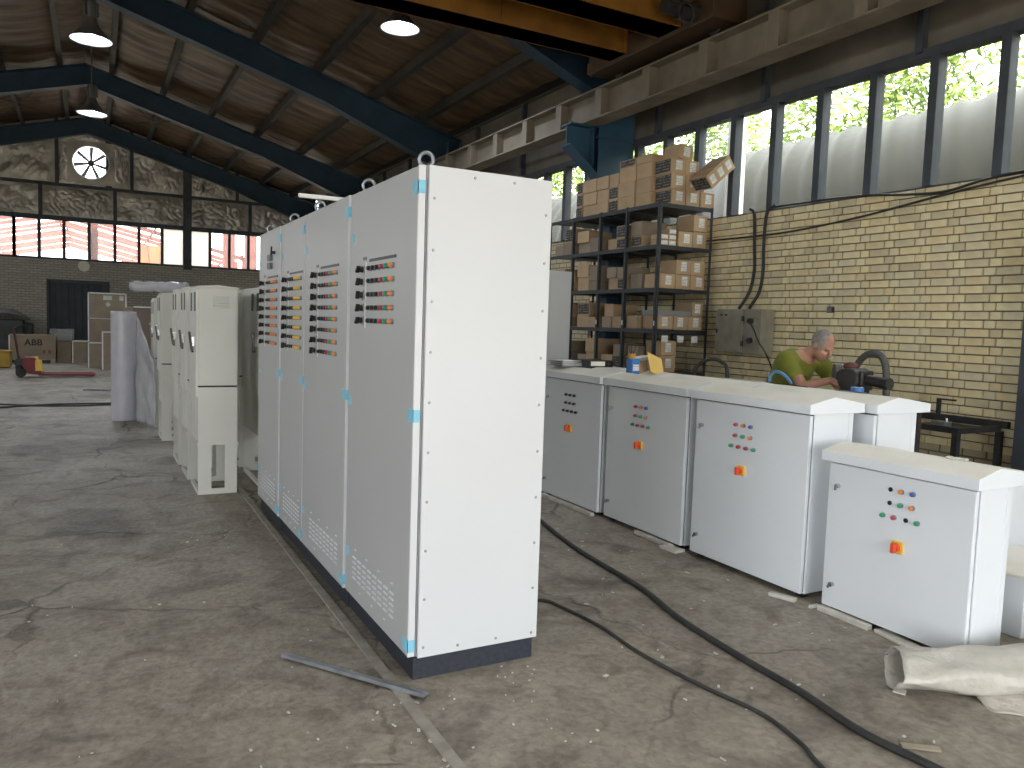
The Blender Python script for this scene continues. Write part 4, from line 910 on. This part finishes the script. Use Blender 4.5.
bt_ = thing('blue_tape_roll', 'small blue roll of tape on the back row lid near the machine', 'tape', (4.50, 3.46, 1.178)); part('roll', MB().lathe([(.022, 0), (.042, 0), (.042, .035), (.022, .035), (.022, 0)], (0, 0, 0), 24), M_BLUEP, bt_, smooth=False); part('label_disc', MB().lathe([(.012, .0352), (.036, .0352)], (0, 0, 0), 20), M_PAPER, bt_)
tag(part('hose_loop', MB().tube(smooth_path([(4.83, 5.55, .02), (4.82, 5.5, .9), (4.83, 5.43, 1.2), (4.84, 5.28, 1.30), (4.85, 5.12, 1.29), (4.85, 5.04, 1.18), (4.85, 5.02, .6), (4.85, 5.02, .02)]), .017, 8), M_RUBBER, None, smooth=True), 'black rubber hose loop rising behind the second roofed cabinet', 'hose')

# ================================================================== THINGS ON THE LIDS
LZ = 1.163
ps = thing('paper_stack', 'pile of loose white papers on the farthest roofed cabinet', 'papers', (3.66, 5.84, 1.2))
for k in range(6): part('sheet', MB().box(0, .2, 0, .22, k*.009, k*.009+.006), M_PAPER if k % 2 else M_GALV, ps, rot=(0, 0, random.uniform(-.12, .12)))
bi = thing('ring_binder', 'black ring binder with a cream spine label lying on the far lid', 'binder', (3.86, 5.72, 1.2)); part('cover', MB().box(0, .26, 0, .28, 0, .062), M_BLACK, bi, bev=.004); part('spine_label', MB().box(.02, .17, -.003, 0, .012, .052), mat('cream_label', (.78, .74, .60), .7), bi); part('finger_ring', MB().lathe([(.010, -.004), (.015, -.004), (.015, 0)], (.215, 0, .03), 14, 'y'), M_CHROME, bi)
pb = thing('pen_box', 'blue plastic pen box on the lids beside the yellow envelope', 'box', (4.06, 5.36, LZ)); part('tub', MB().box(0, .085, 0, .085, 0, .13), M_BLUEP, pb, bev=.006); part('front_grid', MB().box(.012, .075, -.003, 0, .03, .085), M_STICK, pb)
oc = thing('pen_cup', 'orange cup with thin pens standing in the blue box', 'cup', (4.08, 5.40, LZ+.132)); part('cup', MB().lathe([(0, 0), (.03, 0), (.032, .045), (.028, .045), (.026, .004), (0, .004)], (.02, .02, 0), 18), mat('amber_plastic', (.55, .28, .05), .4), oc, smooth=False)
for k, (dx, dy) in enumerate(((-.04, .01), (.0, .02), (.035, -.01))): part('pen', MB().frustum((.02, .02, .01), (.02+dx, .02+dy, .12), .003, n=6), M_BLACK, oc)
carton(4.16, 5.40, LZ, .10, .12, .11, 'small brown carton behind the yellow envelope on the lids', 'clutter on the lids')
en = thing('envelope', 'yellow envelope leaning against the small carton on the lids', 'envelope', (4.15, 5.22, 1.2)); part('envelope_body', MB().box(0, .17, 0, .004, 0, .22), M_ENV, en, rot=(R(-38), R(22), 0)); part('flap', MB().prism([(0.02, .21), (.15, .21), (.085, .15)], 'y', -.002, -.0005), M_ENV, en, rot=(R(-38), R(22), 0))
pp = thing('paper_sheets', 'white papers lying tilted on top of the small carton', 'papers', (4.15, 5.38, LZ+.113))
for k in range(3): part('sheet', MB().box(0, .18, 0, .12, k*.012, k*.012+.003), M_PAPER, pp, rot=(0, -.10, .1*k))
tg = 'sheets and bars lying on the lids before the man'
for k, (x, y, sx, sy, rz, m, lab) in enumerate(((4.30, 4.12, .20, .42, .0, M_PAPER, 'white strip of board lying flat left of the blue hose'), (4.30, 3.74, .05, .30, .0, M_IRON, 'black flat bar lying on lids under the man'), (4.38, 3.58, .16, .40, .05, M_PAPER, 'pale sheet lying on lids below the man hand'),
        (4.31, 3.22, .10, .28, -.1, M_GALV, 'grey metal offcut on the back row lid near its end'), (4.44, 3.16, .10, .22, .05, M_GALV, 'grey sheet offcut beside the blue tape roll'))):
    tag(part('offcut_sheet', MB().box(0, sx, 0, sy, 0, .005), m, None, loc=(x, y, 1.197-.137*(x-4.285)), rot=(0, .136, rz)), lab, 'sheet', tg)
tag(part('blue_hose', MB().tube(smooth_path([(4.30, 4.04, 1.205), (4.30, 4.035, 1.25), (4.30, 4.00, 1.28), (4.31, 3.95, 1.275), (4.32, 3.90, 1.245), (4.33, 3.87, 1.205)]), .012, 8), mat('blue_hose', (.09, .22, .42), .5), None, smooth=True), 'light blue hose curl standing on the lids left of the man', 'hose')
ts = tag(part('foam_scrap', MB().grid(lambda u, v: (.07*u, .09*v, .006+.012*abs(noise.noise((u*3, v*3, 1)))), 6, 6), M_FOAM, None, loc=(3.80, 2.28, .957), rot=(0, .1, .3)), 'tiny white scrap lying on the nearest low lid', 'scrap'); ts.modifiers.new('thickness', 'SOLIDIFY').thickness = .008

# ================================================================== FLOOR THINGS
cab('floor_cable', [(3.20, 5.6, .016), (3.097, 5.173, .016), (2.946, 4.445, .016), (2.859, 3.598, .016), (2.746, 3.104, .016), (2.694, 2.613, .016), (2.675, 2.239, .016), (2.626, 1.902, .016), (2.646, 1.664, .016), (2.7, 1.2, .016)], .016, 'thick black cable crossing the floor toward the lower right corner')
cab('floor_cable', [(1.95, 3.75, .009), (2.208, 3.657, .009), (2.259, 3.535, .009), (2.30, 3.208, .009), (2.287, 2.855, .009), (2.325, 2.478, .009), (2.381, 2.184, .009), (2.348, 1.951, .009), (2.29, 1.809, .009), (2.2, 1.5, .009)], .009, 'thin black cable on the floor left of the thick one')
fb = thing('flat_steel_bar', 'flat galvanised steel bar lying across the floor strip at cabinet corner', 'steel bar', (0, 0, 0)); part('bar_plate', MB().bar((.755, 3.50, .014), (1.20, 2.872, .014), .045, .005), M_GALV, fb); part('bar_lip', MB().bar((.738, 3.488, .02), (1.183, 2.86, .02), .004, .016), M_GALV, fb)
def film(u, v):
    L_ = 1.25*u; ang = v*2*math.pi*1.12; r = .155*(1-.10*v)*(.85+.35*u); fl_ = .55+.08*noise.noise((u*3, 1, 2))
    x = -.02+L_+.05*math.sin(ang+1)*(1-u); y = r*1.15*math.cos(ang)+.03*noise.noise((u*4, math.cos(ang)*1.5, math.sin(ang)*1.5)); z = r*fl_*(1+math.sin(ang))+.022*noise.noise((u*6+3, math.cos(ang)*2, math.sin(ang)*2))
    return (x, y, max(.004, z))
fm = thing('plastic_film_heap', 'rolled heap of dusty white plastic film on the floor at lower right', 'plastic film', (3.17, 2.13, 0), R(-28)); q = part('film_roll', MB().grid(film, 44, 60), M_FILM, fm, smooth=True); q.modifiers.new('thickness', 'SOLIDIFY').thickness = .004
q = part('film_tail', MB().grid(lambda u, v: (.28+.55*u, -.24-.05*math.sin(3*u)+.2*v, .006+.03*v*v+.012*noise.noise((u*5, v*3, 6))), 16, 8), M_FILM, fm, smooth=True); q.modifiers.new('thickness', 'SOLIDIFY').thickness = .004
GS = 'packing strips under the low cabinets'
for k, (x, y, sx, sy, sz, rz, lab) in enumerate(((3.55, 4.10, .10, .16, .02, .1, 'flat white foam pad by the foot between second and third cabinet'), (3.56, 3.06, .045, .16, .022, .35, 'white foam block by the near foot of the third cabinet'),
        (3.57, 2.95, .07, .02, .02, 0, 'small foam chip at the corner of the nearest low cabinet'), (3.56, 2.34, .07, .24, .02, -.2, 'pale timber strip poking out beneath the nearest low cabinet'), (3.58, 5.2, .04, .80, .03, 0, 'pale packing strip under the farthest roofed cabinet'),
        (3.60, 4.22, .035, .42, .028, .0, 'pale packing strip under the second roofed cabinet'), (3.59, 2.60, .04, .33, .03, 0, 'pale packing strip under the nearest low cabinet'))):
    m_ = MB().box(0, sx, 0, sy, 0, sz); tag(part('foam_strip', m_, M_FOAM, None, bev=.004, loc=(x, y, 0.001), rot=(0, 0, rz)), lab, 'foam strip', GS)
tag(part('wood_offcut', MB().box(0, .03, 0, .14, 0, .008), M_WOODY, None, loc=(2.80, 1.68, .001), rot=(0, 0, .9)), 'thin wood offcut beside the thick cable near the lower edge', 'wood scrap')
tag(part('wood_offcut', MB().box(0, .05, 0, .05, 0, .006), M_FOAM, None, loc=(3.10, 2.04, .001), rot=(0, 0, .5)), 'pale scrap on bare floor left of the film heap', 'wood scrap')
random.seed(21); ch = MB()
def chip(x, y, s):
    a = random.uniform(0, 3.1); M = Matrix.Rotation(a, 3, 'Z')
    if x > 2.9 and y < 2.5: return
    ch.obox((x, y, .003), (s, s*random.uniform(.25, .7), .004), M)
for k in range(70): chip(random.uniform(2.0, 3.55), random.uniform(1.4, 5.0), random.choice((.008, .012, .018, .025)))
for k in range(60): chip(random.uniform(-1.0, 1.0), random.uniform(1.9, 6.0), random.choice((.006, .009, .014)))
for k in range(26): chip(random.uniform(1.2, 1.75), random.uniform(2.3, 3.02), random.choice((.006, .009, .012)))
for k in range(16): chip(random.uniform(.95, 1.15), random.uniform(2.2, 2.9), random.choice((.008, .014, .02)))
tag(part('paint_chips', ch, M_FOAM, None), 'tiny white paint and foam chips scattered over the floor', 'debris', kind='stuff')

# ================================================================== THE MAN
def capsule(m_, a, b, ra, rb): m_.sphere(a, ra, 16, 10); m_.sphere(b, rb, 16, 10); m_.frustum(a, b, ra, rb, n=16)
def remeshed(name, m_, material, parent, voxel, smooth_it=6):
    me = m_.mesh(name, material); o = bpy.data.objects.new(name+'_raw', me); COL.objects.link(o)
    r_ = o.modifiers.new('r', 'REMESH'); r_.mode = 'VOXEL'; r_.voxel_size = voxel; r_.use_smooth_shade = True
    s_ = o.modifiers.new('s', 'SMOOTH'); s_.iterations = smooth_it; s_.factor = .5
    dg = bpy.context.evaluated_depsgraph_get(); ev = o.evaluated_get(dg); nm = bpy.data.meshes.new_from_object(ev, depsgraph=dg)
    bpy.data.objects.remove(o); nm.name = name; nm.materials.clear(); nm.materials.append(material); nm.shade_smooth()
    return link(name, nm, parent)
man = thing('person', 'person in olive green T-shirt bending over a machine behind the low cabinets', 'person', (5.34, 4.92, 0))
V = Vector
pel = V((0, -.02, .95)); sp1 = V((0, -.06, 1.09)); che = V((0, -.16, 1.26)); nkb = V((0, -.285, 1.365)); nk = V((0, -.355, 1.41)); hc = V((0, -.455, 1.47))
shR, shL = V((-.19, -.25, 1.335)), V((.19, -.26, 1.33)); elR, elL = V((-.22, -.47, 1.13)), V((.20, -.50, 1.11)); wrR, wrL = V((-.14, -.67, 1.195)), V((.06, -.68, 1.18))
hipR, hipL = V((-.10, -.01, .92)), V((.10, -.01, .92)); knR, knL = V((-.12, -.02, .50)), V((.12, .03, .50)); anR, anL = V((-.12, .06, .09)), V((.13, .12, .09))
body = MB()
for a, b, ra, rb in ((pel, sp1, .135, .13), (sp1, che, .13, .15), (che, nkb, .15, .085), (nkb, nk, .065, .055), (nk, hc, .055, .055), (nkb, shR, .07, .065), (nkb, shL, .07, .065),
        (shR, elR, .058, .042), (elR, wrR, .042, .027), (shL, elL, .058, .042), (elL, wrL, .042, .027), (hipR, knR, .088, .06), (knR, anR, .058, .04), (hipL, knL, .088, .06), (knL, anL, .058, .04), (pel, hipR, .11, .09), (pel, hipL, .11, .09)): capsule(body, a, b, ra, rb)
for an in (anR, anL): capsule(body, an+V((0, .03, -.045)), an+V((0, -.15, -.055)), .042, .034)
TH = Matrix.Rotation(R(34), 3, 'X')            # head bowed forward, face toward -Y
def hp(x, y, z): return hc+TH @ V((x, y, z))
body.sphere(hc+TH @ V((0, .012, .025)), (.076, .098, .100), 20, 14, TH); body.sphere(hp(0, -.03, -.055), (.060, .066, .068), 16, 12, TH)
body.sphere(hp(0, -.052, -.098), (.032, .032, .026), 12, 8, TH)                                             # chin
capsule(body, hp(0, -.090, .012), hp(0, -.112, -.028), .010, .015)                                           # nose
for s_ in (-1, 1):
    body.sphere(hp(s_*.030, -.083, .018), (.022, .014, .010), 10, 6, TH)                                     # brow
    body.sphere(hp(s_*.078, .012, -.012), (.010, .022, .034), 10, 8, TH)                                     # ear
    body.sphere(hp(s_*.040, -.062, -.035), (.022, .022, .022), 10, 8, TH)                                    # cheek
body.sphere(hp(0, -.090, -.066), (.024, .010, .007), 10, 6, TH); body.sphere(hp(0, -.088, -.080), (.021, .010, .007), 10, 6, TH)   # lips
def hand(wr_, fwd, side, up):
    """palm with four unequal bent fingers and a thumb closing from its side"""
    fwd, up = fwd.normalized(), up.normalized(); sd = fwd.cross(up).normalized()*side
    pc_ = wr_+fwd*.05; body.sphere(wr_+fwd*.045, (.040, .048, .018), 14, 8, Matrix((sd, fwd, up)).transposed())
    for i, ln in enumerate((.072, .082, .076, .058)):
        b0 = wr_+fwd*.082+sd*(.030-.020*i); k1 = b0+fwd*(ln*.45)-up*(.010); k2 = k1+fwd*(ln*.22)-up*(ln*.33); k3 = k2-fwd*(ln*.06)-up*(ln*.27)
        capsule(body, b0-fwd*.02, k1, .0095, .009); capsule(body, k1, k2, .009, .0085); capsule(body, k2, k3, .0085, .0075)
    t0 = wr_+fwd*.028+sd*.030; t1 = t0+sd*.022+fwd*.028-up*.012; t2 = t1+fwd*.026-up*.020-sd*.006
    capsule(body, t0, t1, .013, .0105); capsule(body, t1, t2, .0105, .009)
hand(wrR, V((.18, -1, .05)), 1, V((-.35, .05, 1))); hand(wrL, V((-.1, -1, .1)), -1, V((.3, .1, 1)))
bo = remeshed('body', body, M_SKIN, man, .0062, 5)
shirt = MB()
for a, b, ra, rb in ((pel+V((0, 0, .0)), sp1, .158, .150), (sp1, che, .150, .172), (che, nkb+V((0, .02, -.015)), .172, .092), (nkb+V((0, .03, -.03)), shR, .085, .082), (nkb+V((0, .03, -.03)), shL, .085, .082),
        (shR, shR.lerp(elR, .52), .082, .072), (shL, shL.lerp(elL, .52), .082, .072)): capsule(shirt, a, b, ra, rb)
remeshed('tshirt', shirt, M_SHIRT, man, .009, 5)
tr = MB()
for a, b, ra, rb in ((pel, hipR, .14, .11), (pel, hipL, .14, .11), (hipR, knR, .108, .082), (knR, anR+V((0, 0, .02)), .08, .068), (hipL, knL, .108, .082), (knL, anL+V((0, 0, .02)), .08, .068)): capsule(tr, a, b, ra, rb)
remeshed('trousers', tr, M_TROUS, man, .012, 5)
sh_ = MB()
for an in (anR, anL): capsule(sh_, an+V((0, .03, -.040)), an+V((0, -.16, -.050)), .052, .042); sh_.box(an.x-.045, an.x+.045, an.y-.2, an.y+.08, 0.0, .02)
remeshed('shoes', sh_, M_BLACK, man, .012, 4)
hr = MB(); hr.sphere(hc+TH @ V((0, .016, .026)), (.081, .100, .102), 26, 18, TH)
hv = MB(); keep = []
hm = hr.mesh('hair', M_HAIR, True); bm = bmesh.new(); bm.from_mesh(hm); inv = TH.transposed(); dele = []
for f in bm.faces:
    p = inv @ (f.calc_center_median()-hc)
    if p.y < -.045+.9*max(0, -p.z) or p.z < -.055 or (p.z > .09 and p.y < -.02): dele.append(f)
bmesh.ops.delete(bm, geom=dele, context='FACES'); bm.to_mesh(hm); bm.free(); link('hair', hm, man)
for s_ in (-1, 1):
    part('eye', MB().sphere(hp(s_*.030, -.077, .002), .0095, 10, 8), mat('eye_shade', (.20, .15, .12), .3), man, smooth=True)
part('moustache', MB().sphere(hp(0, -.094, -.054), (.026, .008, .006), 12, 6, TH), M_HAIR, man, smooth=True)

# ================================================================== OUTSIDE
cw = thing('arched_shed', 'grey corrugated arched shed roof outside the dusty right windows', 'shed', (12.0, 0, 2.13))
def corr(u, v):
    a = R(18)+R(150)*v; r = 3.0+.035*math.sin((u*34*1.0+v*9)*2*math.pi*2.4); return (-r*math.cos(a), -7+38*u, r*math.sin(a))
part('corrugated_roof', MB().grid(corr, 900, 30), M_CORR, cw, smooth=True)
part('side_wall', MB().box(-2.86, -2.75, -7, 31, -2.38, 1.0), M_CORR, cw)
random.seed(5)
def tree(x, y, h, rad, label):
    t = thing('tree', label, 'tree', (x, y, -.25), 0, 'trees outside the right windows'); lf = MB()
    part('trunk', MB().frustum((0, 0, 0), (.2, .1, h*.55), .18, .10, n=10), M_BARK, t)
    for k in range(4): part('branch', MB().frustum((.1, .05, h*(.35+.05*k)), (random.uniform(-1.4, 1.4), random.uniform(-1.4, 1.4), h*(.6+.08*k)), .06, .02, n=6), M_BARK, t)
    for k in range(12000):
        while True:
            p = V((random.uniform(-1, 1), random.uniform(-1, 1), random.uniform(-1, 1)))
            if p.length < 1 and noise.noise((p.x*2.4+x, p.y*2.4, p.z*2.4)) > -.18: break
        c = V((p.x*rad, p.y*rad, h*.60+p.z*h*.42)); a = V((random.gauss(0, 1), random.gauss(0, 1), random.gauss(0, 1))).normalized(); b = a.orthogonal().normalized(); s = random.uniform(.08, .17)
        lf.add([c-a*s, c+b*s*.5, c+a*s, c-b*s*.5], [(0, 1, 2, 3)])
    part('foliage', lf, M_LEAF, t, kind='stuff')
for k, (x, y, h, r_, lab) in enumerate(((17.5, 6.5, 10.6, 3.2, 'leafy green tree outside the nearest dusty right window'), (17.9, 13.2, 10.4, 3.1, 'leafy green tree seen between window bars above the rack'), (17.5, 20.2, 10.8, 3.2, 'leafy green tree outside the window near the blue bracket'), (18.0, 27.0, 10.6, 3.1, 'farthest leafy green tree outside the right wall'), (17.6, .0, 10.4, 3.2, 'leafy green tree beyond the right edge of view'))): tree(x, y, h, r_, lab)
up_ = thing('light_pole', 'pale round pole outside the clear window pane', 'pole', (8.55, 8.95, -.25)); part('shaft', MB().frustum((0, 0, 0), (0, 0, 7), .15, .13, n=20), mat('pale_concrete', (.55, .55, .54), .8), up_); part('collar', MB().frustum((0, 0, 0), (0, 0, .4), .22, n=20), M_GALV, up_)
# red steel shed behind the far wall
sh = thing('steel_shed', 'red steel shed frames seen through the far windows', 'shed', (-1.15, 31, -.25))
for k in range(11):
    y = k*2.0+.4*(k % 2); m_ = MB(); zr = 5.5
    for s_ in (1, -1): m_.prism([(0, zr), (s_*6.2, zr-1.5), (s_*6.2, zr-1.64), (0, zr-.14)], 'y', y-.05, y+.05)
    fr_ = part('frame', m_, M_REDST, sh)
    for s_ in (1, -1): part('post', MB().box(s_*6.2-.1, s_*6.2+.1, y-.1, y+.1, 0, zr-1.5), M_REDST, fr_)
for s_ in (1, -1):
    for d in (.1, 3.1, 6.1): part('purlin', MB().box(s_*d-.03, s_*d+.03, -.2, 20.6, 5.5-.242*d, 5.56-.242*d), M_REDST, sh)
part('front_post', MB().box(1.0, 1.28, -.5, -.25, 0, 5.2), M_REDST, sh)
sb = thing('shed_wall', 'rusty orange sheet stack beside the red shed', 'wall', (1.6, 36, -.25))
for k in range(5): part('sheet', MB().box(0, 2.2, k*.25, k*.25+.05, 0, 4.6-.35*k), mat('rust_orange', (.42, .16, .05), .8, col2=(.30, .12, .06), scale=2), sb)
for k, x in enumerate((4.35, 5.15)):
    tag(part('red_pillar', MB().box(0, .42, 0, .3, 0, 6).box(-.05, .47, -.05, .35, 0, .3), M_REDST, None, loc=(x, 31.5, -.25)), '%s dull red pillar outside the far windows on the right' % ('left', 'right')[k], 'pillar', 'red pillars outside')
